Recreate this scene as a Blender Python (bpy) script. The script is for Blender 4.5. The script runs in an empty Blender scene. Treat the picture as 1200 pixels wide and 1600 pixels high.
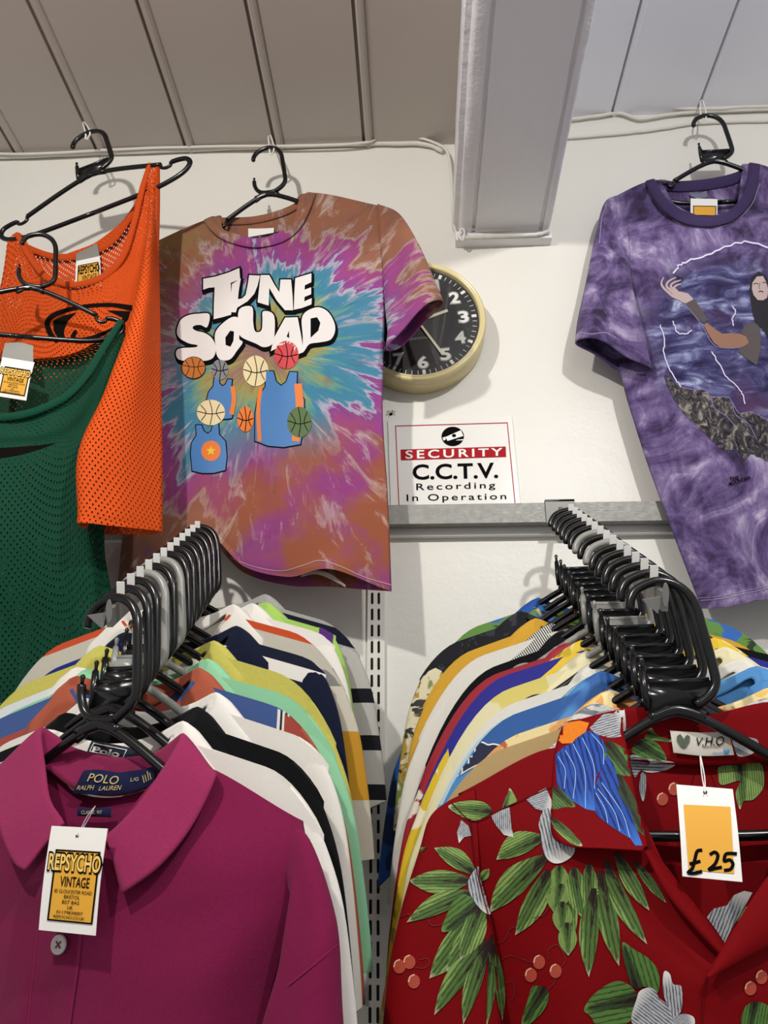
import bpy, bmesh, math, random
import numpy as np
from mathutils import Vector, Matrix, noise
from mathutils.bvhtree import BVHTree
from mathutils.geometry import delaunay_2d_cdt
random.seed(7)
C = bpy.context.scene.collection
SC = bpy.context.scene
PI = math.pi

# ------------------------------------------------------------------ camera
FPX = 1300.0
PITCH = math.radians(22.0); YAW = math.radians(2.25); ROLL = 0.0
CAM = Vector((0, 0, 1.5))
cd = bpy.data.cameras.new('camera'); cam = bpy.data.objects.new('camera', cd); C.objects.link(cam)
cam.location = CAM
RM = Matrix.Rotation(YAW, 3, 'Z') @ Matrix.Rotation(PI/2 + PITCH, 3, 'X') @ Matrix.Rotation(ROLL, 3, 'Z')
cam.rotation_euler = RM.to_euler()
cd.sensor_width = 36; cd.lens = 36*FPX/1600; cd.clip_start = 0.02
SC.camera = cam

# ------------------------------------------------------------------ light
SC.view_settings.view_transform = 'Standard'; SC.view_settings.look = 'None'
SC.view_settings.exposure = 0.07; SC.view_settings.gamma = 1.0; SC.view_settings.use_curve_mapping = False
w = bpy.data.worlds.new('world'); SC.world = w; w.use_nodes = True
w.node_tree.nodes['Background'].inputs[0].default_value = (0.99, 0.98, 1.0, 1)
w.node_tree.nodes['Background'].inputs[1].default_value = 0.42
def lamp(name, loc, tgt, power, size, col):
    ld = bpy.data.lights.new(name, 'AREA'); ld.shape = 'DISK'; ld.size = size; ld.energy = power; ld.color = col
    o = bpy.data.objects.new(name, ld); C.objects.link(o); o.location = loc
    o.rotation_euler = (Vector(tgt)-Vector(loc)).to_track_quat('-Z', 'Y').to_euler()
lamp('track_light', (-0.75, -0.25, 2.95), (0.05, 1.6, 2.2), 21.5, 0.07, (1.0, 0.97, 0.92))
lamp('track_light', (0.70, -0.40, 3.0), (0.1, 1.6, 2.2), 18.5, 0.07, (1.0, 0.98, 0.96))
lamp('track_light', (0.15, -1.0, 2.9), (0.0, 1.2, 1.7), 3, 0.25, (1.0, 0.97, 0.94))

# ------------------------------------------------------------------ helpers
def ray(px, py):
    return RM @ Vector(((px-600)/FPX, (800-py)/FPX, -1.0))
def at(px, py, Y):
    d = ray(px, py); return CAM + d*(Y/d.y)
def atz(px, py, Z):
    d = ray(px, py); return CAM + d*((Z-CAM.z)/d.z)
def onplane(px, py, p0, n, b=0.0):
    d = ray(px, py); t = (b - (CAM-p0).dot(n))/d.dot(n); return CAM + d*t
def lin(h):
    h = h.lstrip('#'); r = [int(h[i:i+2], 16)/255 for i in (0, 2, 4)]
    return tuple(c/12.92 if c <= .04045 else ((c+.055)/1.055)**2.4 for c in r) + (1.0,)

class NT:
    def __init__(s, name):
        s.m = bpy.data.materials.new(name); s.m.use_nodes = True; s.t = s.m.node_tree
        s.b = s.t.nodes['Principled BSDF']; s.out = s.t.nodes['Material Output']
    def n(s, typ, **kw):
        nd = s.t.nodes.new(typ)
        for k, v in kw.items(): setattr(nd, k, v)
        return nd
    def l(s, a, b): s.t.links.new(a, b)
    def put(s, sock, v):
        if hasattr(v, 'is_output') or isinstance(v, bpy.types.NodeSocket): s.l(v, sock)
        else: sock.default_value = v
    def math(s, op, a, b=0.0, clamp=False):
        nd = s.n('ShaderNodeMath', operation=op); nd.use_clamp = clamp
        s.put(nd.inputs[0], a); s.put(nd.inputs[1], b); return nd.outputs[0]
    def mix(s, f, a, b):
        nd = s.n('ShaderNodeMix', data_type='RGBA'); s.put(nd.inputs[0], f)
        s.put(nd.inputs[6], lin(a) if isinstance(a, str) else a); s.put(nd.inputs[7], lin(b) if isinstance(b, str) else b)
        return nd.outputs[2]
    def noise(s, vec, scale, detail=3, rough=.55, dist=0.0):
        nd = s.n('ShaderNodeTexNoise'); nd.inputs['Scale'].default_value = scale; nd.inputs['Detail'].default_value = detail
        nd.inputs['Roughness'].default_value = rough; nd.inputs['Distortion'].default_value = dist
        if vec is not None: s.l(vec, nd.inputs['Vector'])
        return nd.outputs['Fac']
    def ramp(s, f, stops, interp='LINEAR'):
        nd = s.n('ShaderNodeValToRGB'); cr = nd.color_ramp; cr.interpolation = interp
        while len(cr.elements) < len(stops): cr.elements.new(.5)
        for e, (p, c) in zip(cr.elements, stops):
            e.position = p; e.color = lin(c) if isinstance(c, str) else (c, c, c, 1)
        s.l(f, nd.inputs[0]); return nd.outputs[0]
    def obj(s): return s.n('ShaderNodeTexCoord').outputs['Object']
    def uv(s): return s.n('ShaderNodeTexCoord').outputs['UV']
    def xyz(s, v):
        nd = s.n('ShaderNodeSeparateXYZ'); s.l(v, nd.inputs[0]); return nd.outputs
    def comb(s, x, y, z=0.0):
        nd = s.n('ShaderNodeCombineXYZ'); s.put(nd.inputs[0], x); s.put(nd.inputs[1], y); s.put(nd.inputs[2], z); return nd.outputs[0]
    def scl(s, v, sc, rot=(0, 0, 0)):
        nd = s.n('ShaderNodeMapping'); s.l(v, nd.inputs[0]); nd.inputs['Scale'].default_value = sc; nd.inputs['Rotation'].default_value = rot
        return nd.outputs[0]
    def bump(s, h, strength, dist=.001):
        nd = s.n('ShaderNodeBump'); nd.inputs['Strength'].default_value = strength; nd.inputs['Distance'].default_value = dist
        s.l(h, nd.inputs['Height']); s.l(nd.outputs[0], s.b.inputs['Normal'])
    def fin(s, col, rough=.8, metal=0.0, spec=.3, sheen=0.0):
        s.put(s.b.inputs['Base Color'], lin(col) if isinstance(col, str) else col)
        s.b.inputs['Roughness'].default_value = rough; s.b.inputs['Metallic'].default_value = metal
        s.b.inputs['Specular IOR Level'].default_value = spec
        if sheen: s.b.inputs['Sheen Weight'].default_value = sheen
        return s.m

def plain(name, col, rough=.6, metal=0.0, spec=.4):
    return NT(name).fin(col, rough, metal, spec)
def weave(t, strength=.5, scale=820):
    v = t.obj(); a = t.xyz(v)
    sx = t.math('SINE', t.math('MULTIPLY', a[0], scale*5)); sz = t.math('SINE', t.math('MULTIPLY', a[2], scale*5))
    h = t.math('MULTIPLY', sx, sz)
    h2 = t.math('ADD', t.math('MULTIPLY', h, .35), t.noise(v, 160, 4))
    t.bump(h2, strength, .0012)
def fabric(name, col, var=.08, rough=.85, strength=.3, sheen=.06):
    """cotton: slight mottling of the dye and a fine weave"""
    t = NT(name); v = t.obj()
    c0 = lin(col); k = t.math('ADD', t.math('MULTIPLY', t.noise(v, 240, 5, .7), 2*var), 1-var)
    nd = t.n('ShaderNodeMix', data_type='RGBA', blend_type='MULTIPLY'); nd.inputs[0].default_value = 1
    nd.inputs[6].default_value = c0; t.l(k, nd.inputs[7])
    weave(t, strength); return t.fin(nd.outputs[2], rough, 0, .1, sheen)
def banded(name, base, bands, strength=.4):
    """knitted bands; every band is (kind, lo, hi, colour[, side]); kind 'd' = metres below the shoulder line, 'x', 'z' local"""
    t = NT(name); v = t.obj(); a = t.xyz(v); ax = t.math('ABSOLUTE', a[0])
    top = t.math('SUBTRACT', -.140, t.math('MULTIPLY', ax, .31)); d = t.math('SUBTRACT', top, a[2])
    slant = t.math('ADD', a[2], t.math('MULTIPLY', ax, .35))
    col = lin(base)
    src = {'d': d, 'x': a[0], 'ax': ax, 'z': a[2], 's': slant}
    for bnd in bands:
        c = src[bnd[0]]
        m = t.math('MULTIPLY', t.math('GREATER_THAN', c, bnd[1]), t.math('LESS_THAN', c, bnd[2]))
        if len(bnd) > 4: m = t.math('MULTIPLY', m, t.math('GREATER_THAN', t.math('MULTIPLY', a[0], bnd[4]), 0.0))
        col = t.mix(m, col, bnd[3])
    weave(t, strength); return t.fin(col, .85, 0, .15, .1)
def blotch(name, base, layers, rough=.6):
    """printed viscose: layers (colour, scale, threshold, seed, stretch)"""
    t = NT(name); v = t.obj(); col = lin(base)
    for c, sc, th, seed, st in layers:
        vv = t.scl(v, (1, 1, st)); ad = t.n('ShaderNodeVectorMath', operation='ADD'); t.l(vv, ad.inputs[0]); ad.inputs[1].default_value = (seed, seed*1.7, seed*.3)
        f = t.noise(ad.outputs[0], sc, 3, .5, .6)
        col = t.mix(t.math('MULTIPLY', t.math('SUBTRACT', f, th), 40, True), col, c)
    weave(t, .15); return t.fin(col, rough, 0, .3)

def spl(P, n):
    """Catmull-Rom through the rows of P (k, dims) -> (n, dims)"""
    P = np.asarray(P, float); k = len(P)
    if k == 2: return P[0] + (P[1]-P[0])*np.linspace(0, 1, n)[:, None]
    Q = np.vstack([2*P[0]-P[1], P, 2*P[-1]-P[-2]])
    t = np.linspace(0, k-1, n); i = np.minimum(t.astype(int), k-2); f = (t-i)[:, None]
    a, b, c, d = Q[i], Q[i+1], Q[i+2], Q[i+3]
    return .5*((2*b)+(-a+c)*f+(2*a-5*b+4*c-d)*f**2+(-a+3*b-3*c+d)*f**3)
def cspl(P, n):
    P = np.asarray(P, float); k = len(P)
    t = np.linspace(0, k, n, endpoint=False); i = t.astype(int); f = (t-i)[:, None]
    a, b, c, d = P[(i-1) % k], P[i % k], P[(i+1) % k], P[(i+2) % k]
    return .5*((2*b)+(-a+c)*f+(2*a-5*b+4*c-d)*f**2+(-a+3*b-3*c+d)*f**3)
def surf(G, nv, nu):
    """bicubic surface through a control grid rows x cols x 3"""
    G = np.asarray(G, float)
    A = np.stack([spl(G[:, j], nv) for j in range(G.shape[1])], 1)
    return np.stack([spl(A[i], nu) for i in range(nv)], 0)

class MB:
    def __init__(s): s.v = []; s.f = []; s.uv = {}
    def add(s, V, F, UV=None):
        o = len(s.v)
        for i, p in enumerate(V):
            s.v.append((float(p[0]), float(p[1]), float(p[2])))
            if UV is not None: s.uv[o+i] = (float(UV[i][0]), float(UV[i][1]))
        s.f += [tuple(int(i)+o for i in f) for f in F]
        return s
    def grid(s, A, flip=False, closed=False, uvs=None):
        nv, nu = A.shape[:2]; F = []
        for i in range(nv-1):
            for j in range(nu if closed else nu-1):
                k = (j+1) % nu; q = (i*nu+j, i*nu+k, (i+1)*nu+k, (i+1)*nu+j); F.append(q[::-1] if flip else q)
        return s.add(A.reshape(-1, 3), F, None if uvs is None else uvs.reshape(-1, 2))
    def tube(s, P, r, res=10, closed=False, caps=True):
        P = [Vector(p) for p in P]; n = len(P); R = r if hasattr(r, '__len__') else [r]*n
        up = Vector((0.13, .97, .2)); rings = []
        for i in range(n):
            a = P[(i-1) % n] if (closed or i > 0) else P[i]; b = P[(i+1) % n] if (closed or i < n-1) else P[i]
            t = (b-a).normalized(); x = (up - t*up.dot(t)).normalized(); y = t.cross(x); up = x
            rings.append([P[i] + (x*math.cos(2*PI*k/res)+y*math.sin(2*PI*k/res))*R[i] for k in range(res)])
        if closed: rings.append(rings[0])
        o = len(s.v); s.grid(np.array([[tuple(p) for p in rg] for rg in rings]), closed=True)
        if caps and not closed:
            s.f.append(tuple(o+k for k in range(res))[::-1]); s.f.append(tuple(o+(n-1)*res+k for k in range(res)))
        return s
    def box(s, lo, hi, bevel=0.0):
        x0, y0, z0 = lo; x1, y1, z1 = hi
        V = [(x0,y0,z0),(x1,y0,z0),(x1,y1,z0),(x0,y1,z0),(x0,y0,z1),(x1,y0,z1),(x1,y1,z1),(x0,y1,z1)]
        return s.add(V, [(0,3,2,1),(4,5,6,7),(0,1,5,4),(1,2,6,5),(2,3,7,6),(3,0,4,7)])
    def prism(s, poly, y0, y1):
        """polygon in XZ extruded along Y"""
        n = len(poly); V = [(p[0], y0, p[1]) for p in poly]+[(p[0], y1, p[1]) for p in poly]
        F = [tuple(range(n)), tuple(range(2*n-1, n-1, -1))]+[(i, i+n, (i+1) % n+n, (i+1) % n) for i in range(n)]
        return s.add(V, F)
    def lathe(s, prof, M, res=64):
        A = np.array([[tuple(M @ Vector((r*math.cos(2*PI*k/res), r*math.sin(2*PI*k/res), z))) for k in range(res)] for r, z in prof])
        return s.grid(A, closed=True)
    def mesh(s, name, mat, smooth=True, merge=False):
        me = bpy.data.meshes.new(name); me.from_pydata(s.v, [], s.f)
        if s.uv:
            ul = me.uv_layers.new(name='UVMap')
            for lp in me.loops: ul.data[lp.index].uv = s.uv.get(lp.vertex_index, (0, 0))
        if merge or smooth is True:
            bm = bmesh.new(); bm.from_mesh(me)
            if merge: bmesh.ops.remove_doubles(bm, verts=bm.verts, dist=2e-5)
            bmesh.ops.recalc_face_normals(bm, faces=bm.faces); bm.to_mesh(me); bm.free()
        else:
            bm = bmesh.new(); bm.from_mesh(me); bmesh.ops.recalc_face_normals(bm, faces=bm.faces); bm.to_mesh(me); bm.free()
        if smooth: me.polygons.foreach_set('use_smooth', [True]*len(me.polygons))
        if mat: me.materials.append(mat)
        return me

def put(name, mb, mat, parent=None, smooth=True, merge=False, world=False, auto=None):
    """one mesh object; world=True: the MB is in world space and is moved into the parent's frame"""
    if world and parent is not None:
        inv = MW[parent.name].inverted(); mb.v = [tuple(inv @ Vector(p)) for p in mb.v]
    me = mb.mesh(name, mat, smooth, merge) if isinstance(mb, MB) else mb
    o = bpy.data.objects.new(name, me); C.objects.link(o)
    if parent is not None: o.parent = parent; MW[o.name] = MW[parent.name].copy()
    else: MW[o.name] = Matrix.Identity(4)
    if auto:
        md = o.modifiers.new('edge', 'EDGE_SPLIT'); md.split_angle = math.radians(auto)
    return o
MW = {}
def tag(o, label, cat, group=None, kind=None):
    o['label'] = label; o['category'] = cat
    if group: o['group'] = group
    if kind: o['kind'] = kind
    return o
def thing(name, M, label, cat, group=None):
    o = bpy.data.objects.new(name, None); C.objects.link(o); o.empty_display_size = .02
    if not isinstance(M, Matrix): M = Matrix.Translation(Vector(M))
    o.matrix_world = M; MW[o.name] = M.copy()
    return tag(o, label, cat, group)
def struct(o, label=None):
    o['kind'] = 'structure'
    if label: o['label'] = label
    return o
def solid(o, t=.002, off=0.0):
    m = o.modifiers.new('thickness', 'SOLIDIFY'); m.thickness = t; m.offset = off; return o
def bvh(*objs):
    V, F = [], []
    for o in objs:
        M = MW[o.name]; k = len(V); V += [M @ v.co for v in o.data.vertices]; F += [tuple(i+k for i in p.vertices) for p in o.data.polygons]
    return BVHTree.FromPolygons(V, F)
def cast(tree, px, py, eps):
    d = ray(px, py).normalized(); loc, nrm, i, dist = tree.ray_cast(CAM, d)
    if loc is None: return None
    if nrm.dot(d) > 0: nrm = -nrm
    e = nrm*.65 - d*.35
    return loc + e.normalized()*eps
def decal(name, polys, tree, mat, parent, eps=.0022, step=7.0, uvaxis=None, back=None):
    """printed / sewn-on areas: outlines seen in the photograph laid onto the cloth itself (outer ring first, holes after)"""
    mb = MB()
    if eps > .0024: eps = .0003+eps*.28
    for rings in polys:
        if not isinstance(rings[0][0], (list, tuple, np.ndarray)): rings = [rings]
        pts, edges = [], []
        for rg in rings:
            rg = [tuple(map(float, p)) for p in rg]; dense = []
            for a, b in zip(rg, rg[1:]+rg[:1]):
                n = max(1, int(math.hypot(b[0]-a[0], b[1]-a[1])/step))
                dense += [(a[0]+(b[0]-a[0])*i/n, a[1]+(b[1]-a[1])*i/n) for i in range(n)]
            o = len(pts); pts += dense; edges += [(o+i, o+(i+1) % len(dense)) for i in range(len(dense))]
        xs = [p[0] for p in pts]; ys = [p[1] for p in pts]
        inner = []
        x = min(xs)+step/2
        while x < max(xs):
            y = min(ys)+step/2
            while y < max(ys): inner.append((x+random.uniform(-.1, .1), y+random.uniform(-.1, .1))); y += step
            x += step
        r = delaunay_2d_cdt([Vector(p) for p in pts+inner], edges, [], 2 if len(rings) > 1 else 1, 1e-4)
        V2, F2 = r[0], r[2]
        if len(rings) > 1:
            def inside(p, poly):
                c = False
                for a, b in zip(poly, poly[1:]+poly[:1]):
                    if (a[1] > p[1]) != (b[1] > p[1]) and p[0] < (b[0]-a[0])*(p[1]-a[1])/(b[1]-a[1]+1e-12)+a[0]: c = not c
                return c
            F2 = [f for f in F2 if not any(inside(sum((V2[i] for i in f), Vector((0, 0)))/len(f), [tuple(p) for p in h]) for h in rings[1:])]
            outer = [tuple(p) for p in rings[0]]
            F2 = [f for f in F2 if inside(sum((V2[i] for i in f), Vector((0, 0)))/len(f), outer)]
        emit(mb, V2, F2, tree, eps, uvaxis)
    if not mb.f: return None
    if len(polys) > 1: return put(name, mb, mat, parent, smooth=True, world=True)
    # an outline cut by an edge of the cloth gives one object per piece
    comp = list(range(len(mb.v)))
    def root(i):
        while comp[i] != i: comp[i] = comp[comp[i]]; i = comp[i]
        return i
    for f in mb.f:
        for i in f[1:]: comp[root(i)] = root(f[0])
    parts = {}
    for f in mb.f: parts.setdefault(root(f[0]), []).append(f)
    if not name.endswith(('border', 'outline')): parts = {k: v for k, v in parts.items() if len(v) > 5 or len(v) == max(map(len, parts.values()))}
    first = None
    for fs in sorted(parts.values(), key=len, reverse=True):
        ids = sorted({i for f in fs for i in f}); mp = {i: k for k, i in enumerate(ids)}; m2 = MB()
        m2.add([mb.v[i] for i in ids], [[mp[i] for i in f] for f in fs], [mb.uv[i] for i in ids] if mb.uv else None)
        o = put(name, m2, mat, parent, smooth=True, world=True); first = first or o
    return first
def emit(mb, V2, F2, tree, eps, uvaxis=None):
    P, UV, idx = [], [], {}
    for i, p in enumerate(V2):
        q = cast(tree, p[0], p[1], eps)
        if q is None: continue
        idx[i] = len(P); P.append(q)
        if uvaxis:
            b, t = Vector(uvaxis[0]), Vector(uvaxis[1]); ax = t-b; L = ax.length; ax = ax/L; d = Vector(p[:2])-b
            UV.append((d.dot(ax)/L, (d.x*ax.y-d.y*ax.x)/L))
    F = []
    for f in F2:
        if not all(i in idx for i in f): continue
        q = [idx[i] for i in f]
        if max((P[a]-P[b]).length for a in q for b in q) > .09: continue
        F.append(q)
    mb.add(P, F, UV if uvaxis else None)
def textmesh(s, spacing=1.0, bold=0.0, shear=0.0):
    cu = bpy.data.curves.new('t', 'FONT'); cu.body = s; cu.space_character = spacing; cu.offset = bold; cu.shear = shear; cu.resolution_u = 4
    o = bpy.data.objects.new('t', cu); C.objects.link(o); bpy.context.view_layer.update()
    me = o.evaluated_get(bpy.context.evaluated_depsgraph_get()).to_mesh()
    V = np.array([v.co[:2] for v in me.vertices]); F = [tuple(p.vertices) for p in me.polygons]
    bpy.data.objects.remove(o); bpy.data.curves.remove(cu)
    lo, hi = V.min(0), V.max(0); V = (V-lo)/(hi-lo); return V, F
def letters(name, items, tree, mat, parent, eps=.003):
    """items: (text, (TL, TR, BR, BL) corners in the photograph, kwargs)"""
    mb = MB()
    for it in items:
        s, q = it[0], it[1]; kw = it[2] if len(it) > 2 else {}
        V, F = textmesh(s, **kw); TL, TR, BR, BL = [np.array(p, float) for p in q]
        X = V[:, :1]; Y = V[:, 1:]
        W = (BL*(1-X)+BR*X)*(1-Y)+(TL*(1-X)+TR*X)*Y
        emit(mb, W, F, tree, eps)
    return put(name, mb, mat, parent, smooth=False, world=True)
def each(name, polys, *a, **k):
    return [decal(name, [p], *a, **k) for p in polys]
def quad(x0, y0, x1, y1, sl=0.0): return ((x0, y0), (x1, y0+sl), (x1, y1+sl), (x0, y1))
def grow(poly, d):
    P = np.array(poly, float); n = len(P)
    A = sum(P[i][0]*P[(i+1) % n][1]-P[(i+1) % n][0]*P[i][1] for i in range(n)); sg = 1 if A > 0 else -1
    out = []
    for i in range(n):
        a = P[i]-P[i-1]; b = P[(i+1) % n]-P[i]; a = a/np.linalg.norm(a); b = b/np.linalg.norm(b)
        na = np.array((a[1], -a[0]))*sg; nb = np.array((b[1], -b[0]))*sg; m = na+nb; L = np.dot(m, m)
        m = m*2/L if L > .35 else na*1.5
        if np.linalg.norm(m) > 2: m = m/np.linalg.norm(m)*2
        out.append(tuple(P[i]+m*d))
    return out
def disc(cx, cy, rx, ry=None, n=28): ry = ry or rx; return [(cx+rx*math.cos(2*PI*k/n), cy+ry*math.sin(2*PI*k/n)) for k in range(n)]
def stroke(P, wd, n=24, taper=None):
    Q = spl(P, n); T = np.gradient(Q, axis=0); T = T/np.linalg.norm(T, axis=1)[:, None]; N = np.stack([-T[:, 1], T[:, 0]], 1)
    W = np.array([wd]*n)/2 if taper is None else np.interp(np.linspace(0, 1, n), np.linspace(0, 1, len(taper)), taper)/2
    return [tuple(p) for p in (Q+N*W[:, None])]+[tuple(p) for p in (Q-N*W[:, None])[::-1]]
# ------------------------------------------------------------------ materials of the place
def wallpaint(name, col, bumpk=.25, stain=.06):
    t = NT(name); v = t.obj()
    k = t.math('ADD', t.math('MULTIPLY', t.noise(v, 3.5, 4, .6), stain), 1-stain/2)
    nd = t.n('ShaderNodeMix', data_type='RGBA', blend_type='MULTIPLY'); nd.inputs[0].default_value = 1; nd.inputs[6].default_value = lin(col); t.l(k, nd.inputs[7])
    h = t.math('ADD', t.math('MULTIPLY', t.noise(v, 14, 4, .6), 1.0), t.math('MULTIPLY', t.noise(v, 130, 3), .15))
    t.bump(h, bumpk, .006); return t.fin(nd.outputs[2], .38, 0, .4)
M_WALL = wallpaint('white_wall_paint', 'E1DED5')
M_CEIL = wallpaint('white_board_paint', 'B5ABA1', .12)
M_CEILR = wallpaint('lit_board_paint', 'EEEFF6', .12)  # right boards: extra light there put into a paler, cooler base colour
M_BEAM = wallpaint('beam_paint', 'E6E4E6', .9)
M_CABLE = plain('painted_cable', 'DAD5CB', .5)
M_BLACK = plain('black_plastic', '0B0B0C', .22, 0, .5)
M_GREYP = plain('grey_plastic', '8E8E88', .3, 0, .5)
M_WHITE = plain('white_card', 'ECE9E2', .5)
M_INK = plain('black_ink', '0C0B0D', .8, 0, .04)
def steel(name, col='97968F', r=.32):
    t = NT(name); v = t.obj(); f = t.noise(t.scl(v, (12, 60, 60)), 6, 5, .7)
    rr = t.ramp(f, [(.35, .42), (.7, .62)]); t.l(rr, t.b.inputs['Roughness'])
    m = t.fin(t.mix(t.noise(v, 60, 4), '6f6e6b', col), r, .4, .4); t.l(rr, t.b.inputs['Roughness']); return m
M_STEEL = steel('scuffed_steel')
M_TAB = plain('bright_steel', 'F2F0EA', .45, .1)
M_DULL = plain('dull_steel', '8F8E8A', .55, .3)

# ------------------------------------------------------------------ setting
YW = 1.65
ZL, ZR = at(300, 238, YW).z, at(1000, 180, YW).z
BX0, BX1 = at(716, 376, YW).x, at(856, 368, YW).x
ZB = at(785, 374, YW).z
mb = MB(); mb.box((-2.2, YW, 0), (2.2, YW+.12, 3.6)); struct(put('wall_back', mb, M_WALL, smooth=False))
mb = MB(); mb.box((-2.2, -1.6, -.05), (2.2, YW, 0))
struct(put('floor', mb, plain('grey_floor', 'A7A6A8', .6), smooth=False))
def boards(x0, x1, z, grooves, bead):
    """painted boards with an open slit and a bead beside each joint, as one profile run along the room"""
    pr = [(x0, z)]
    for g in sorted(grooves):
        if bead > 0: pr += [(g-.004, z), (g-.0035, z+.016), (g+.0035, z+.016), (g+.004, z-.001), (g+.009, z-.006), (g+.016, z-.006), (g+.021, z), (g+.024, z+.004), (g+.028, z)]
        else: pr += [(g-.003, z), (g-.0025, z+.014), (g+.0025, z+.014), (g+.003, z-.003), (g+.012, z-.003), (g+.016, z)]
    pr += [(x1, z), (x1, z+.1), (x0, z+.1)]
    mb = MB(); n = len(pr); ys = [-1.6, YW]
    V = [(p[0], y, p[1]) for y in ys for p in pr]
    mb.add(V, [(i, (i+1) % n, n+(i+1) % n, n+i) for i in range(n)]+[tuple(range(n)), tuple(range(2*n-1, n-1, -1))]); return mb
gl = [atz(px, py, ZL).x for px, py in ((22, 238), (137, 205), (288, 225), (428, 220), (568, 215))]
gl += [gl[0]-.22*k for k in range(1, 7)]
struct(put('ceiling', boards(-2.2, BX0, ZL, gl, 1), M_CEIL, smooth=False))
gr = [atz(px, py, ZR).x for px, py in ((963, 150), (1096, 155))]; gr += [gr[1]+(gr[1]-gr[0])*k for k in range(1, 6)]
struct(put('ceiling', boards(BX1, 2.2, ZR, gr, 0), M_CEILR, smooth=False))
# beam: rounded edges and a moulding bead along its lower corners
def beam():
    z1 = max(ZL, ZR)+.08; b = .012
    pr = [(BX0, z1), (BX0, ZB+.055), (BX0-.012, ZB+.05), (BX0-.016, ZB+.038), (BX0-.012, ZB+.026), (BX0, ZB+.022), (BX0+.002, ZB+.006), (BX0+.010, ZB),
          (BX0+.030, ZB), (BX0+.033, ZB+.007), (BX0+.037, ZB+.007), (BX0+.040, ZB), (BX1-.028, ZB), (BX1-.025, ZB+.006), (BX1-.021, ZB+.006), (BX1-.018, ZB-.002), (BX1-.006, ZB), (BX1, ZB+.01), (BX1, z1)]
    mb = MB(); n = len(pr); ys = np.linspace(-1.6, YW, 60); A = []
    for y in ys:
        A.append([(p[0]+.0022*noise.noise((y*9, i*3.1, 0)), y, p[1]+(.0022*noise.noise((y*9, i*3.1, 5)) if p[1] < z1 else 0)) for i, p in enumerate(pr)])
    mb.grid(np.array(A), closed=True); return mb
struct(put('beam', beam(), M_BEAM, smooth=True, auto=50))
# painted batten closing the beam end at the wall
mb = MB(); z = ZB
mb.box((BX0-.008, YW-.028, ZB-.022), (BX1+.004, YW, ZB+.004)); struct(put('trim_1', mb, M_BEAM, smooth=False))

# cables painted over along the top of the wall
def cable(pts, Y, r, label):
    P = spl([tuple(at(x, y, Yy)) for x, y, Yy in [(p[0], p[1], p[2] if len(p) > 2 else Y) for p in pts]], 70)
    P = [Vector(p)+Vector((0, 0, .0018*noise.noise((i*.35, r*900, 0)))) for i, p in enumerate(P)]
    mb = MB(); mb.tube(P, r, 8); return tag(put('painted_cable', mb, M_CABLE), label, 'cable', 'cables painted over along the wall top')
cable([(-60, 247), (0, 245), (150, 239), (290, 234), (420, 229), (560, 225), (660, 225), (692, 236)], YW-.010, .0062, 'thick white painted cable along the joint of wall and boards, left of the beam')
cable([(-60, 240), (60, 240), (200, 233), (330, 229), (480, 228), (570, 223), (600, 210), (640, 212), (690, 228), (702, 250), (706, 300), (709, 350), (716, 372)], YW-.022, .0036, 'thin white cable rising beside the beam and running down its left side')
cable([(722, 356), (760, 359), (800, 357), (838, 346), (855, 341), (862, 330)], YW-.036, .0042, 'white cable stretched across the wall end of the beam, upper one')
cable([(716, 372), (760, 370), (800, 368), (840, 366), (858, 361)], YW-.036, .0046, 'white cable along the lower edge of the beam end')
cable([(866, 157), (885, 157), (940, 158), (1000, 164), (1090, 170), (1200, 166), (1300, 164)], YW-.016, .0050, 'uppermost white cable on the wall right of the beam')
cable([(864, 190), (880, 188), (930, 182), (968, 177), (1000, 186), (1040, 180), (1090, 175), (1200, 171), (1300, 169)], YW-.010, .0046, 'wavy white cable under the topmost one, right of the beam')
cable([(856, 219), (872, 217), (960, 210), (1030, 202), (1100, 192), (1200, 189), (1300, 187)], YW-.006, .0038, 'lowest thin white cable sloping across the wall right of the beam')

# rail on the wall
def zat(py, Y, px=750): return at(px, py, Y).z
z1, z0 = zat(787, YW-.05), zat(817, YW-.05)
r = thing('hanging_rail', (0, YW, z0), 'scuffed silver horizontal rail fixed across the white wall under the security notice', 'rail')
mb = MB(); mb.box((-1.2, YW-.05, z0), (1.3, YW-.026, z1)); put('rail_bar', mb, M_STEEL, r, smooth=False, world=True)
mb = MB(); mb.box((-1.2, YW-.026, z0+.004), (1.3, YW, z1-.012)); put('dark_channel', mb, plain('dark_channel', '3a3835', .5), r, smooth=False, world=True)
mb = MB(); zz1 = zat(822, YW-.018); zz0 = zat(836, YW-.018); mb.box((-1.2, YW-.018, zz0), (1.3, YW, zz1)); put('batten', mb, M_WHITE, r, smooth=False, world=True)
# slotted upright
ux0, ux1 = at(574, 1000, YW-.012).x, at(601, 1000, YW-.012).x
u = thing('slotted_upright', ((ux0+ux1)/2, YW, 0), 'white slotted metal upright on the wall between the two clothes rows', 'upright')
mb = MB(); zt = zz0
mb.box((ux0, YW-.012, 0.05), (ux1, YW, zt))
put('channel', mb, plain('white_enamel', 'DEDAD0', .3), u, smooth=False, world=True)
uw = ux1-ux0; k = 0; z = zt-.02
slots = MB()
while z > 1.2:
    for fx in (.27, .66):
        x = ux0+uw*fx; P = []
        for i in range(16):
            a = 2*PI*i/16; P.append((x+.0026*math.cos(a), (z-.012)+(.0095 if math.sin(a) > 0 else -.0095)+.0026*math.sin(a)))
        slots.prism(P, YW-.0128, YW-.011)
    z -= .0335
put('slots', slots, plain('slot_dark', '070707', .9), u, smooth=False, world=True)

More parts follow.
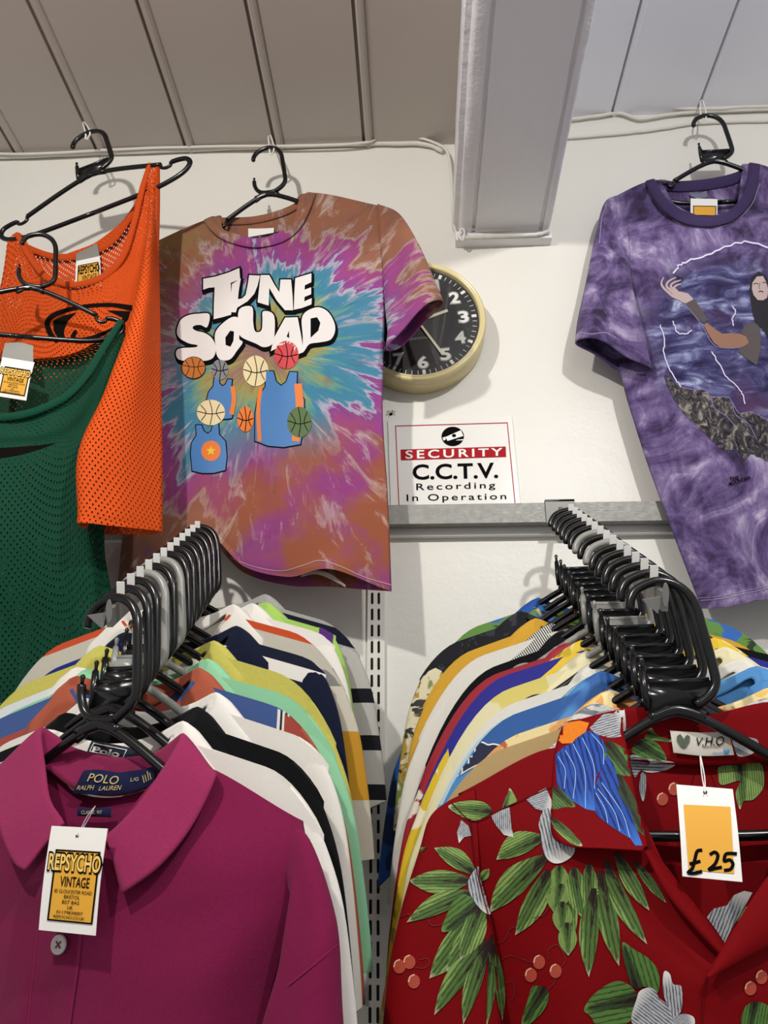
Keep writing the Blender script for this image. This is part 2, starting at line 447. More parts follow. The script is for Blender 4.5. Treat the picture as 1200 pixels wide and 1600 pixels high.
# ------------------------------------------------------------------ clock
cp = at(652.6, 503, YW-.065)
tilt = math.radians(3)
M = Matrix.Translation(cp) @ Matrix.Rotation(PI/2+tilt, 4, 'X') @ Matrix.Rotation(math.radians(5.5), 4, 'Z')
# local: x right, y up, z towards the viewer
ck = thing('wall_clock', M, 'round cream wall clock with a black face, half hidden by the tie-dye T-shirt sleeve', 'clock')
def Lmb(): return MB()
RF = .1385
body = Lmb(); I4 = Matrix.Identity(4)
body.lathe([(0, -.058), (.150, -.058), (.154, -.052), (.154, -.004), (.151, .002)], I4, 96)
M_CREAM = plain('aged_cream_plastic', 'D6C58F', .3, 0, .5)
put('case', body, M_CREAM, ck, auto=40)
bz = Lmb(); bz.lathe([(.1535, -.004), (.1545, .004), (.151, .011), (.1475, .012), (.146, .0085), (.1445, .012), (.1415, .013), (.139, .009), (.1375, -.002)], I4, 96)
put('bezel', bz, plain('cream_bezel', 'D9C994', .22, 0, .6), ck)
fc = Lmb(); fc.lathe([(0.0001, 0), (RF, 0)], I4, 96); face = put('clock_face', fc, plain('black_dial', '1b1b1a', .4), ck)
mk = Lmb()
for i in range(60):
    a = PI/2 - 2*PI*i/60; big = i % 5 == 0; r0, r1, wd = (.1225, .1335, .0035) if big else (.124, .1335, .0006)
    d = Vector((math.cos(a), math.sin(a), 0)); n = Vector((-d.y, d.x, 0))
    mk.add([d*r0+n*wd+Vector((0,0,.0006)), d*r1+n*wd+Vector((0,0,.0006)), d*r1-n*wd+Vector((0,0,.0006)), d*r0-n*wd+Vector((0,0,.0006))], [(0, 1, 2, 3)])
M_DIALW = plain('dial_white', 'E4E2DA', .5)
put('minute_marks', mk, M_DIALW, ck, smooth=False)
def flat_text(s, cx, cy, wd, ht, z, bold=0.0):
    V, F = textmesh(s, 1.0, bold); return [(cx+(v[0]-.5)*wd, cy+(v[1]-.5)*ht, z) for v in V], F
M_NUMO = plain('numeral_grey', '8b8b88', .5)
for h in range(1, 13):
    a = PI/2 - 2*PI*h/12; cx, cy = .104*math.cos(a), .104*math.sin(a); wd = .021 if h < 10 else .032
    if h == 1: wd = .012
    o1 = MB(); o1.add(*flat_text(str(h), cx, cy, wd+.006, .0345, .0007, .045)); nm = put('numeral', o1, M_NUMO, ck, smooth=False)
    o2 = MB(); o2.add(*flat_text(str(h), cx, cy, wd+.0015, .0295, .0011, .035)); put('numeral_fill', o2, M_DIALW, nm, smooth=False)
lt = MB(); lt.add(*flat_text('Quartzmatic', .0, -.042, .050, .0095, .0007, 0)); put('lettering', lt, M_NUMO, ck, smooth=False)
def hand(name, ang, l, tail, w0, w1, z, col):
    d = Vector((math.cos(ang), math.sin(ang), 0)); n = Vector((-d.y, d.x, 0)); m = MB(); V = []
    for zz in (z, z+.0012):
        V += [d*(-tail)+n*w1+Vector((0,0,zz)), d*(-tail)-n*w1+Vector((0,0,zz)), d*l-n*w0+Vector((0,0,zz)), d*l+n*w0+Vector((0,0,zz))]
    m.add(V, [(0,1,2,3),(7,6,5,4),(0,4,5,1),(1,5,6,2),(2,6,7,3),(3,7,4,0)]); return put(name, m, col, ck, smooth=False)
M_HAND = plain('ivory_hands', 'E6DFBF', .4)
Mi = M.inverted()
def dialang(px, py):
    n = (M.to_3x3() @ Vector((0, 0, 1))).normalized(); q = Mi @ onplane(px, py, cp, n, 0); return math.atan2(q.y, q.x), q.length
a, l = dialang(699.5, 486); hand('hour_hand', a, l, .036, .0036, .0030, .002, M_HAND)
a, l = dialang(692.5, 556); hand('minute_hand', a, l, .012, .0030, .0022, .0042, M_HAND)
pin = MB(); pin.lathe([(.0001, .008), (.0035, .0075), (.005, .006), (.005, .0)], I4, 24); put('centre_pin', pin, plain('brass', 'B79A55', .3, .8), ck)
def glassy(name, rough=.03, k=.10):
    t = NT(name); tr = t.n('ShaderNodeBsdfTransparent'); gl_ = t.n('ShaderNodeBsdfGlossy'); gl_.inputs['Roughness'].default_value = rough
    fr = t.n('ShaderNodeFresnel'); fr.inputs[0].default_value = 1.3; mx = t.n('ShaderNodeMixShader')
    t.l(t.math('ADD', fr.outputs[0], k*.2), mx.inputs[0]); t.l(tr.outputs[0], mx.inputs[1]); t.l(gl_.outputs[0], mx.inputs[2]); t.l(mx.outputs[0], t.out.inputs[0]); return t.m
gls = MB(); gls.lathe([(.0001, .0125), (.06, .0118), (.10, .0105), (.1385, .0085)], I4, 64); put('glass', gls, glassy('clock_glass'), ck)

# ------------------------------------------------------------------ security notice
sg = thing('security_sign', at(710, 730, YW), 'white security notice with a red border on the wall below the clock', 'sign')
def sheet(corners, Y, th, nu=8, nv=8):
    TL, TR, BR, BL = [np.array(tuple(at(px, py, Y))) for px, py in corners]
    A = np.array([[(TL*(1-j/nu)+TR*j/nu)*(1-i/nv)+(BL*(1-j/nu)+BR*j/nu)*i/nv for j in range(nu+1)] for i in range(nv+1)])
    m = MB(); m.grid(A); B = A.copy(); B[:, :, 1] += th; m.grid(B, flip=True)
    for e in (A[0], A[-1], A[:, 0], A[:, -1]):
        b = e.copy(); b[:, 1] += th; m.grid(np.stack([e, b]))
    return m
lam = put('laminate', sheet(((606, 657), (800, 651), (814, 803), (611, 808)), YW-.004, .003), plain('laminated_paper', 'E9E6DF', .18, 0, .5), sg, smooth=False, world=True)
T = bvh(lam)
z3 = lambda x, y: (580+x/3.556, 380+y/3.556)
M_RED = plain('sign_red', 'A81722', .6, 0, .1)
def framepoly(o, wd): return [o, grow(o, -wd)]
fr = [z3(133, 1014), z3(758, 996), z3(803, 1462), z3(153, 1478)]
decal('red_border', [framepoly(fr, 1.3)], T, M_RED, sg, .0008, 20)
decal('red_band', [[z3(163, 1147), z3(747, 1130), z3(750, 1188), z3(165, 1207)]], T, M_RED, sg, .0008, 20)
letters('security_lettering', [('SECURITY', (z3(190, 1152), z3(730, 1138), z3(731, 1182), z3(191, 1200)), dict(spacing=1.35, bold=.02))], T, M_WHITE, sg, .0014)
letters('lettering', [('C.C.T.V.', (z3(228, 1230), z3(703, 1218), z3(706, 1306), z3(231, 1316)), dict(spacing=1.0, bold=.025)),
    ('Recording', (z3(250, 1336), z3(688, 1326), z3(690, 1372), z3(251, 1385)), dict(spacing=1.3, bold=.008)),
    ('In Operation', (z3(196, 1396), z3(750, 1388), z3(751, 1434), z3(198, 1446)), dict(spacing=1.3, bold=.008))], T, M_INK, sg, .0008)
em = decal('camera_emblem', [disc(*z3(453, 1074), 17.6, 15.2)], T, M_INK, sg, .0008, 6)
decal('camera_mark', [[z3(412, 1078), z3(498, 1040), z3(512, 1072), z3(424, 1100)], [z3(396, 1082), z3(412, 1076), z3(414, 1092), z3(402, 1098)], [z3(480, 1092), z3(512, 1090), z3(512, 1096), z3(470, 1097)]], T, M_WHITE, em, .0006+.0008, 6)
decal('lens_mark', [disc(*z3(460, 1070), 3.2, 2.6)], T, M_INK, em, .0018, 3)
# scrawl-like black bug on the wall
bp = at(611, 647, YW-.002)
bg = thing('small_bug', bp, 'tiny black spidery bug on the wall just above the security notice', 'bug')
m = MB(); m.add([bp+Vector((.004*math.cos(a)*math.sin(b), -.002*math.cos(b), .0028*math.sin(a)*math.sin(b))) for b in np.linspace(.05, PI-.05, 6) for a in np.linspace(0, 2*PI, 9)[:-1]],
    [(i*8+j, i*8+(j+1) % 8, (i+1)*8+(j+1) % 8, (i+1)*8+j) for i in range(5) for j in range(8)]); put('abdomen', m, M_INK, bg, world=True)
m = MB()
for dx, dz in ((.010, .004), (.009, -.003), (-.009, .005), (-.011, -.002), (.004, .006), (-.005, -.006)):
    m.tube(spl([tuple(bp), tuple(bp+Vector((dx*.6, -.002, dz+.003))), tuple(bp+Vector((dx, 0, dz)))], 6), .0005, 5)
put('legs', m, M_INK, bg, world=True)
# ------------------------------------------------------------------ hangers
def hang_meshes(mat, web, hw=.146):
    R = .0056; out = []
    hk = spl([(-.037, 0, -.034), (-.035, 0, -.021), (-.024, 0, -.007), (0, 0, 0), (.022, 0, -.008), (.036, 0, -.028), (.0415, 0, -.062), (.0465, 0, -.104), (.0465, 0, -.122), (.038, 0, -.135), (.022, 0, -.146)], 44)
    m = MB(); m.tube(hk, [R*.8]+[R]*42+[R], 12); out.append(('hook', m.mesh('hook', mat)))
    m = MB()
    if web:
        poly = [(-.024, -.118), (.040, -.118), (.046, -.124), (.036, -.138), (.022, -.150), (-.004, -.156), (-.027, -.164), (-.031, -.162), (-.029, -.140), (-.033, -.112), (-.0335, -.102), (-.0285, -.102), (-.0265, -.112)]
        m.prism(poly, -.0024, .0024)
        m.tube([(-.030, 0, -.150), (-.031, 0, -.128), (-.031, 0, -.104)], [.004, .0044, .0040], 10)
        m.tube([(-.031, 0, -.104), (-.031, 0, -.098), (-.031, 0, -.0925), (-.031, 0, -.090)], [.0022, .0022, .0032, .0015], 10)
        m.tube([(-.026, 0, -.118), (.0, 0, -.1185), (.040, 0, -.118)], .0034, 8)
    else:
        m.tube(spl([(.024, 0, -.146), (.006, 0, -.146), (-.012, 0, -.143), (-.024, 0, -.134), (-.0315, 0, -.118), (-.0335, 0, -.103)], 22), .0052, 10)
        m.tube([(-.0335, 0, -.103), (-.0335, 0, -.0975), (-.0335, 0, -.093), (-.0335, 0, -.091)], [.0024, .0024, .0033, .0016], 10)
        m.tube(spl([(-.030, 0, -.168), (-.018, 0, -.160), (-.014, 0, -.150), (-.012, 0, -.143)], 8), .0038, 8)
    out.append(('accessory_hook', m.mesh('accessory_hook', mat)))
    m = MB(); g = hw/.211
    for s in (-1, 1):
        q = s*g
        m.tube(spl([(0, 0, -.152), (q*.03, 0, -.158), (q*.08, 0, -.177), (q*.15, 0, -.209)], 24), R, 12)
        m.tube(spl([(q*.15, 0, -.209), (q*.151, 0, -.220), (q*.160, 0, -.226), (q*.170, 0, -.224), (q*.172, 0, -.214)], 12), R*.7, 8)
        lp = spl([(q*.172, 0, -.214), (q*.188, 0, -.215), (q*.204, 0, -.221), (q*.211, 0, -.234), (q*.208, 0, -.248), (q*.194, 0, -.262), (q*.166, 0, -.273), (q*.12, 0, -.280), (0, 0, -.282)], 40); m.tube(lp, [R*.8]+[R]*39, 12)
    m.tube(spl([(-.03, 0, -.159), (0, 0, -.150), (.03, 0, -.159)], 10), .0062, 12)
    out.append(('shoulder_bar', m.mesh('shoulder_bar', mat)))
    return out
HM = {(c, wb): hang_meshes(mt, wb) for c, mt in (('black', M_BLACK), ('grey', M_GREYP)) for wb in (0, 1)}
HM[('black', 'w0')] = hang_meshes(M_BLACK, 0, .211); HM[('black', 'w1')] = hang_meshes(M_BLACK, 1, .211)
def hanger(M, col, web, label, group=None):
    t = thing('clothes_hanger', M, label, 'hanger', group)
    for nm, me in HM[(col, web)]: put(nm, me, None, t)
    return t

# ------------------------------------------------------------------ waterfall arms and the hanger places along them
LN, LF = at(180, 934, .965), at(312, 823, 1.50)
RN, RF_ = at(1030, 908, .957), at(889, 797, 1.50)
NL, NR = 13, 15
YL, YR = math.radians(20), math.radians(6)
def slots_on(a, b, n): return [a+(b-a)*(i/(n-1)) for i in range(n)]
SL_, SR_ = slots_on(LN, LF, NL), slots_on(RN, RF_, NR)
def arm(a, b, n, wallx, label):
    d = (b-a).normalized(); up = Vector((0, 0, 1)); up = (up-d*up.dot(d)).normalized(); sx = d.cross(up)
    M = Matrix((sx, d, up)).transposed().to_4x4(); M.translation = a
    L = (b-a).length; t = thing('display_arm', M, label, 'display arm')
    ext = (YW-.05-b.y)/d.y; pitch = L/(n-1)
    m = MB(); prof = [(-.028, -.006, -.018), (L+ext, -.006, -.018)]
    m.box((-.0035, -.026, -.030), (.0035, L+ext, -.0075)); put('arm_bar', m, M_STEEL, t, smooth=False)
    tm = MB(); tm.box((-.0048, -.0010, -.008), (.0048, .0010, .0145)); tme = tm.mesh('tooth', M_TAB, False)
    for i in range(n-1):
        o = put('tooth', tme, None, t); o.location = (0, (i+.5)*pitch, 0)
    m = MB(); P = [(.0036*math.cos(q), -.010+.014*math.sin(q)) for q in np.linspace(0, 2*PI, 25)[:-1]]
    m.prism(P, -.0285, -.0255); m.prism([(-.0036, -.012), (-.026, -.016), (-.008, -.033)], -.0255, -.024)
    put('end_plate', m, M_DULL, t, smooth=False)
    br = MB(); c = b+d*ext; br.box((c.x-.030, YW-.056, z0-.004), (c.x+.030, YW-.050, z1+.004)); br.box((c.x-.030, YW-.056, z1), (c.x+.030, YW-.03, z1+.005))
    put('saddle_bracket', br, M_DULL, t, smooth=False, world=True)
    return t
arm(LN, LF, NL, None, 'sloping metal display arm under the black and grey hangers of the left row')
arm(RN, RF_, NR, None, 'sloping metal display arm under the black and grey hangers of the right row')

# ------------------------------------------------------------------ shirts on the arms
def topz(x):
    x = abs(x); z = -.145-.31*x
    if x > .205: z -= (x-.205)**2*8
    return z
def smooth(a, b, x): t = min(1, max(0, (x-a)/(b-a))); return t*t*(3-2*t)
def body_mesh(W=.288, hem=-.84, fd=.075, bd=.022, v=False, seed=0, nt=30, nu=49):
    nw = .088; rnd = random.Random(seed); ph = [rnd.uniform(0, 6) for _ in range(6)]
    mb = MB()
    for side in (-1, 1):
        A = np.zeros((nt, nu, 3))
        for j in range(nt):
            t = (j/(nt-1))**1.6
            for i in range(nu):
                u = -1+2*i/(nu-1); u = math.copysign(abs(u)**.92, u)
                x0 = u*W; zt = topz(x0)
                if abs(x0) < nw:
                    q = 1-(x0/nw)**2; zt = topz(nw)+.31*(nw-abs(x0))*.0 - (fd*(1-abs(x0)/nw)**.9 if (v and side < 0) else (fd if side < 0 else bd)*q**.7)
                z = zt+(hem-zt)*t
                drop = topz(x0)-z
                wd = W*(1-.17*smooth(.03, .14, drop)+.08*smooth(.2, .7, drop))
                x = u*wd
                D = .0085+.005*smooth(0, .1, drop)
                y = side*(D*math.sqrt(max(0, 1-u**6))+.0004)
                y += .003*smooth(.03, .25, drop)*(1-u*u)*math.sin(u*9+ph[0]+2*t)+.0015*math.sin(u*17+ph[1]+z*9)*smooth(.02, .2, drop)*(1-u*u)
                A[j, i] = (x, y, z)
        mb.grid(A, flip=side > 0)
    return mb
def sleeve_mesh(s, long=0.0, seed=0, wide=.288):
    w_ = wide
    O = [(w_-.040, topz(w_-.040)+.001), (w_-.018, topz(w_-.018)+.001), (w_+.004, topz(w_)-.014), (w_+.022, topz(w_)-.062), (w_+.034, topz(w_)-.125), (w_+.044, topz(w_)-.20-long*.5), (w_+.048, topz(w_)-.245-long)]
    I = [(w_-.050, -.37), (w_-.050, -.38), (w_-.048, -.40), (w_-.047, -.43), (w_-.048, -.47), (w_-.049, -.53-long*.5), (w_-.050, -.565-long)]
    n, k = 26, 26; Oc, Ic = spl(O, n), spl(I, n); A = np.zeros((n, k, 3)); rnd = random.Random(seed); ph = rnd.uniform(0, 6)
    for j in range(n):
        for q in range(k):
            a = 2*PI*q/k; c = .5+.5*math.cos(a); p = Oc[j]*c+Ic[j]*(1-c); th = .0095+.003*(j/n)
            y = math.sin(a)*th+.0025*math.sin(c*8+ph+j*.15)*(j/n)
            A[j, q] = (s*p[0], y, p[1])
    mb = MB(); mb.grid(A, closed=True)
    return mb
POLO = dict(B=[(0, .010, -.206), (.05, .009, -.192), (.086, 0, -.172), (.084, -.008, -.194), (.060, -.011, -.235), (.03, -.012, -.285), (.022, -.012, -.292)],
            F=[(0, .0125, -.176), (.055, .011, -.168), (.099, 0, -.156), (.104, -.008, -.176), (.082, -.0125, -.215), (.040, -.0145, -.283), (.030, -.015, -.293)],
            O=[(0, .016, -.216), (.072, .0155, -.208), (.140, .007, -.196), (.160, -.010, -.224), (.150, -.0155, -.268), (.090, -.017, -.335), (.078, -.017, -.348)])
CAMP = dict(B=[(0, .010, -.202), (.05, .009, -.190), (.086, 0, -.172), (.084, -.008, -.197), (.066, -.011, -.245), (.046, -.012, -.285), (.040, -.012, -.292)],
            F=[(0, .0125, -.184), (.052, .011, -.174), (.096, 0, -.158), (.099, -.008, -.180), (.080, -.0125, -.235), (.056, -.0145, -.288), (.046, -.015, -.297)],
            O=[(0, .016, -.222), (.074, .0155, -.214), (.150, .006, -.203), (.180, -.010, -.234), (.182, -.0155, -.272), (.140, -.017, -.315), (.050, -.017, -.312)])
def collar_mesh(T, nS=46):
    def full(P): return [(-x, y, z) for x, y, z in P[:0:-1]]+list(P)
    B, F, O = (spl(full(T[k]), nS) for k in 'BFO')
    A = []
    for j in range(nS):
        b, f, o = B[j], F[j], O[j]; mid = (f+o)/2+np.array((0, 0, .004))
        A.append(spl([b, b*.35+f*.65, f, f*.72+o*.28+np.array((0, np.sign(o[1])*.001, .004)), mid, o], 14))
    mb = MB(); mb.grid(np.array(A)); return mb
GARM = {}
def shared(key, fn):
    if key not in GARM: GARM[key] = fn()
    return GARM[key]
def shirt(M, name, cat, label, group, mb_, ms=None, mc=None, collar='polo', sleeveL=None, seed=0, fd=.075, W=.288, long=0.0, neckband=None, placket=True):
    t = thing(name, M, label, cat, group); ms = ms or mb_; mc = mc or mb_
    put('body', body_mesh(W, seed=seed, fd=.12 if collar == 'camp' else fd, v=collar == 'camp'), mb_, t, merge=True)
    for s in (-1, 1): put('sleeve', sleeve_mesh(s, long, seed+s, W), (sleeveL if (s < 0 and sleeveL) else ms), t)
    if collar in ('polo', 'camp'): solid(put('collar', collar_mesh(POLO if collar == 'polo' else CAMP), mc, t), .0026)
    else:
        nb = MB(); P = []
        for q in range(40):
            a = 2*PI*q/40; x = .088*math.cos(a); f = math.sin(a) < 0
            z = topz(.088)-((fd if f else .022)*(1-(x/.088)**2)**.7)+.004
            P.append((x, -.011*1 if False else (.0105*math.sin(a)), z))
        nb.tube(P, .0065, 8, closed=True); put('neckband', nb, mc, t)
    return t
def slotM(p, yaw, dy=0.0, roll=0.0): return Matrix.Translation(p) @ Matrix.Rotation(-yaw, 4, 'Z') @ Matrix.Rotation(roll, 4, 'Y')

J = lambda: random.uniform(-1, 1)
LM = [slotM(p, math.radians(20-14*i/(NL-1)+.8*J()), roll=math.radians(1.0*J())) for i, p in enumerate(SL_)]
RMx = [slotM(p, YR+math.radians(1.0*J()), roll=math.radians(1.0*J())) for p in SR_]
LM[0] = slotM(SL_[0], YL); RMx[0] = slotM(SR_[0], YR)
APL = {1: (287, 1123), 2: (308, 1117), 3: (337, 1097), 4: (312, 1040), 5: (325, 1026), 6: (302, 1030), 7: (335, 998), 8: (370, 975), 9: (365, 940), 10: (395, 940), 11: (428, 938), 12: (415, 926)}
APR = {1: (928, 1094), 2: (950, 1074), 3: (938, 1045), 4: (925, 1052), 5: (935, 1034), 6: (915, 1014), 7: (909, 997), 8: (890, 1000), 9: (880, 988), 10: (862, 990), 11: (836, 967), 12: (815, 985), 13: (850, 948), 14: (840, 935)}
def settle(M, tgt, x0, z0_):
    """how far a shirt has slipped along its hanger, so that its collar fold meets the one seen"""
    p0, R_ = M.to_translation(), M.to_3x3(); n = R_ @ Vector((0, -1, 0)); q = M.inverted() @ onplane(tgt[0], tgt[1], p0, n, 0)
    dx = max(-.04, min(.05, q.x-x0)); return M @ Matrix.Translation((dx, 0, max(-.016, min(.03, q.z-z0_)))), dx
greysL, greysR = {3: 1, 5: 1}, {6: 1, 8: 1}
GL, GR_ = 'clothes hangers along the left display arm', 'clothes hangers along the right display arm'
NAMEL = ['front magenta polo shirt', 'white polo right behind the magenta one', 'black polo', 'second white polo, behind the black one', 'rust-collared blue polo', 'mint green polo', 'pale blue and white polo', 'lemon yellow polo',
         'navy and royal blue polo', 'ivory polo with orange shoulder band', 'plain white polo before the lime one', 'lime green polo', 'grey hooded top at the wall']
NAMER = ['red Hawaiian shirt', 'tan shirt right behind the red one', 'salmon and cream flowered shirt', 'sky blue cloud shirt', 'pale aqua tree shirt', 'thin white shirt', 'pale cream-collared shirt', 'royal blue shirt with yellow collar', 'red and white patterned shirt',
         'black shirt', 'white shirt with striped collar', 'mustard yellow shirt', 'black denim shirt', 'green leaf shirt', 'deep blue shirt nearest the wall']
for i in range(NL):
    g = 'grey' if i in greysL else 'black'
    hanger(LM[i], g, 0 if i in (0,) else 1, '%s plastic hanger carrying the %s' % ('pale grey' if g == 'grey' else 'black', NAMEL[i]), GL)
for i in range(NR):
    g = 'grey' if i in greysR else 'black'
    hanger(RMx[i], g, 1, '%s plastic hanger carrying the %s' % ('pale grey' if g == 'grey' else 'black', NAMER[i]), GR_)

F_WHITE = fabric('white_pique', 'E6E2DA', .05); F_BLACKC = fabric('black_cotton', '0E0E10', .1); F_WHITE2 = fabric('off_white_cotton', 'E2DDD3', .05)
F_RUST = fabric('rust_rib', 'A8563F'); F_MINT = fabric('mint_pique', '90CBA0', .06); F_YEL = fabric('lemon_knit', 'DDD468', .14, strength=.9)
F_NAVY = fabric('navy_cotton', '151A30'); F_IVORY = fabric('ivory_knit', 'D3CDBC', .07, strength=.8); F_LIME = fabric('lime_cotton', 'A3CC62'); F_GREY = fabric('grey_marl', 'A3A29F', .2)
F_PALEB = banded('pale_blue_stripes', 'D9DCDD', [('ax', .10, .108, '9FB2C8'), ('ax', .05, .058, '9FB2C8')])
F_RBLUE = banded('rust_blue_panels', 'A2483D', [('d', -.05, .036, '40588E'), ('ax', .228, .9, 'A2483D'), ('ax', .222, .226, 'E6E2DA'), ('ax', .229, .232, 'E6E2DA'), ('ax', .226, .229, '20242F')])
F_NAVYB = banded('navy_blue_white_panels', '151A30', [('d', .022, .045, 'E6E2DA', 1), ('d', -.05, .02, '1B2A78', -1), ('d', .02, .034, 'E6E2DA', -1), ('d', .034, .05, '151A30', -1), ('d', .05, .3, 'E6E2DA', -1)])
F_ORB = banded('ivory_orange_shoulder', 'D3CDBC', [('d', -.05, .017, 'D9542A')], .8)
F_IVSL = banded('ivory_mustard_sleeve', 'D9D2BF', [('z', -.30, -.27, '8C8A86'), ('z', -.47, -.37, 'D29A2E')], .8)
F_WHITER = banded('white_red_line', 'E6E2DA', [('d', .030, .035, 'B34A30', -1), ('d', .05, .07, '151A30', -1)])
F_GREYN = banded('grey_navy_shoulder', 'A3A29F', [('d', .012, .040, '15172A')]); F_GREYS = banded('grey_navy_stripes', 'B4B2AC', [('d', -.05, .03, '15172A'), ('z', -.36, -.335, '14151C'), ('z', -.44, -.415, '14151C'), ('z', -.52, -.495, '14151C')])
F_LIMEP = banded('lime_purple_trim', 'A3CC62', [('ax', .20, .225, '5B2E7C')])
POLOS = 'knit shirts hanging along the left display arm'
def lab(i, s): return s
specL = {1: (F_WHITE, None, None, 'polo', 'white polo shirt with a ribbed white collar, right behind the magenta polo'),
 2: (F_BLACKC, None, None, 'polo', 'black polo shirt squeezed between two white polos'),
 3: (F_WHITE2, None, F_WHITE, 'polo', 'white polo shirt behind the black polo'),
 4: (F_RBLUE, F_RUST, F_RUST, 'polo', 'polo shirt with rust collar, blue shoulder panel and red sleeve'),
 5: (F_MINT, None, None, 'polo', 'mint green polo shirt behind the rust-collared polo'),
 6: (F_PALEB, None, F_WHITE2, 'polo', 'white and pale blue striped polo shirt between the mint and yellow ones'),
 7: (F_YEL, None, None, 'polo', 'lemon yellow knitted polo shirt'),
 8: (F_NAVYB, F_NAVY, F_NAVY, 'polo', 'navy polo shirt with royal blue and white panels'),
 9: (F_ORB, F_IVSL, F_WHITE2, 'polo', 'ivory polo shirt with an orange shoulder band and mustard sleeve block'),
 10: (F_WHITER, F_WHITE, F_WHITE, 'polo', 'white polo shirt with a thin red line, before the lime green shirt'),
 11: (F_LIMEP, None, F_LIME, 'polo', 'lime green polo shirt near the wall end of the left row'),
 12: (F_GREYN, F_GREYS, F_GREY, 'polo', 'grey top with navy shoulders and striped sleeves, last at the wall')}
SH = {}
for i in range(NL-1, 0, -1):
    b, s, c, col, lb = specL[i]; Mi_, dx = settle(LM[i], APL[i], .099, -.152)
    SH[('L', i)] = shirt(Mi_, 'polo_shirt' if i < 12 else 'hooded_top', 'shirt', lb, POLOS, b, s, c, col, seed=i, W=.286-.9*dx+{8: -.022, 7: .004, 9: .012, 10: -.012, 11: -.012, 12: .030}.get(i, 0))

P_TAN = fabric('tan_cotton', 'B79C6C', .08); P_SAL = blotch('salmon_cream_print', 'E1A15E', [('EBD9A0', 16, .50, 1, 1), ('E9C36A', 30, .60, 2, 1), ('C4613A', 24, .63, 5, 1)])
P_SKY = blotch('sky_blue_print', '4C8AC4', [('2C5C9E', 7, .56, 3, 1), ('9CC3DE', 30, .69, 4, 1)]); P_AQUA = blotch('aqua_print', 'B9D2D6', [('7FA9BF', 9, .56, 2, 2), ('D9DFD8', 14, .60, 8, 1)])
P_WHT = fabric('thin_white_cotton', 'E0DCD2', .05); P_CRM = blotch('cream_print', 'E0D8AE', [('D7C86F', 14, .60, 3, 1)]); P_ROY = blotch('royal_print', '1F1F8A', [('E3DCC6', 7, .70, 5, 1)]); P_YELF = blotch('yellow_flower_print', 'DDBB2B', [('EFE6C8', 16, .57, 2, 1), ('8E8B30', 26, .62, 4, 1)])
P_REDW = blotch('red_white_print', '9C1E2E', [('E2DACA', 18, .61, 1, 1), ('7A4A2C', 30, .66, 9, 1)]); P_BLK = fabric('black_shirt_cotton', '121317', .1); P_MUS = fabric('mustard_cotton', 'D0A139', .06)
P_NVS = NT('navy_white_pinstripe'); _a = P_NVS.xyz(P_NVS.obj()); _s = P_NVS.math('GREATER_THAN', P_NVS.math('SINE', P_NVS.math('MULTIPLY', P_NVS.math('ADD', _a[0], P_NVS.math('MULTIPLY', _a[2], .5)), 1500.0)), -.1)
P_NVS = P_NVS.fin(P_NVS.mix(_s, '191C2B', 'D9D6CC'), .8)
P_DEN = blotch('black_denim', '191A1E', [('33353b', 60, .58, 3, 1)], .85); P_LEAF = blotch('leaf_print', '5E8A3C', [('2F66B4', 11, .53, 2, 1), ('21341C', 18, .58, 5, 2), ('C7B25A', 22, .63, 7, 1)]); P_DBL = blotch('deep_blue_print', '164F9E', [('0E2C5C', 9, .55, 3, 1)])
P_NEWS = blotch('grey_white_print', 'C9C8C4', [('6F7278', 22, .56, 3, 3), ('8F9196', 60, .56, 6, 4)]); P_NAVB = fabric('navy_brocade', '1A2340', .3); P_PALM = blotch('palm_print', 'D8CFAE', [('A98F3C', 22, .56, 2, 1), ('30302B', 20, .58, 6, 2), ('7B8A45', 18, .62, 9, 1)])
specR = {1: (P_TAN, None, P_NEWS, 'tan shirt with a grey and white printed collar, right behind the red Hawaiian shirt'),
 2: (P_SAL, None, None, 'salmon and cream flowered shirt behind the tan one'),
 3: (P_SKY, None, None, 'sky blue printed shirt with big navy clouds'),
 4: (P_AQUA, None, P_AQUA, 'pale aqua shirt printed with a small green tree'),
 5: (P_WHT, None, None, 'thin white shirt in the middle of the right row'),
 6: (P_CRM, None, P_CRM, 'pale cream shirt with a pale yellow collar'),
 7: (P_ROY, P_YELF, P_YELF, 'royal blue shirt with a yellow flowered collar'),
 8: (P_REDW, None, None, 'dark red shirt with white and brown pattern'),
 9: (P_BLK, None, None, 'narrow black shirt between the red patterned and white shirts'),
 10: (P_WHT, None, P_NVS, 'white shirt with a narrow striped navy collar'),
 11: (P_MUS, None, None, 'plain mustard yellow shirt between the white and the black denim ones'),
 12: (P_DEN, P_PALM, P_DEN, 'black denim-like shirt with palm printed sleeves'),
 13: (P_LEAF, P_PALM, P_LEAF, 'green and blue leaf printed shirt near the wall end of the right row'),
 14: (P_LEAF, P_DBL, P_DBL, 'deep blue and green shirt last at the wall in the right row')}
HAW = 'patterned shirts hanging along the right display arm'
for i in range(NR-1, 0, -1):
    b, s, c, lb = specR[i]; Mi_, dx = settle(RMx[i], APR[i], -.096, -.154)
    SH[('R', i)] = shirt(Mi_, 'button_shirt', 'shirt', lb, HAW, b, s, c, 'camp' if i not in (5, 9) else 'polo', seed=50+i, W=.292+.9*dx+{1: .004, 2: .016, 3: .016, 14: .03, 13: .012}.get(i, 0))
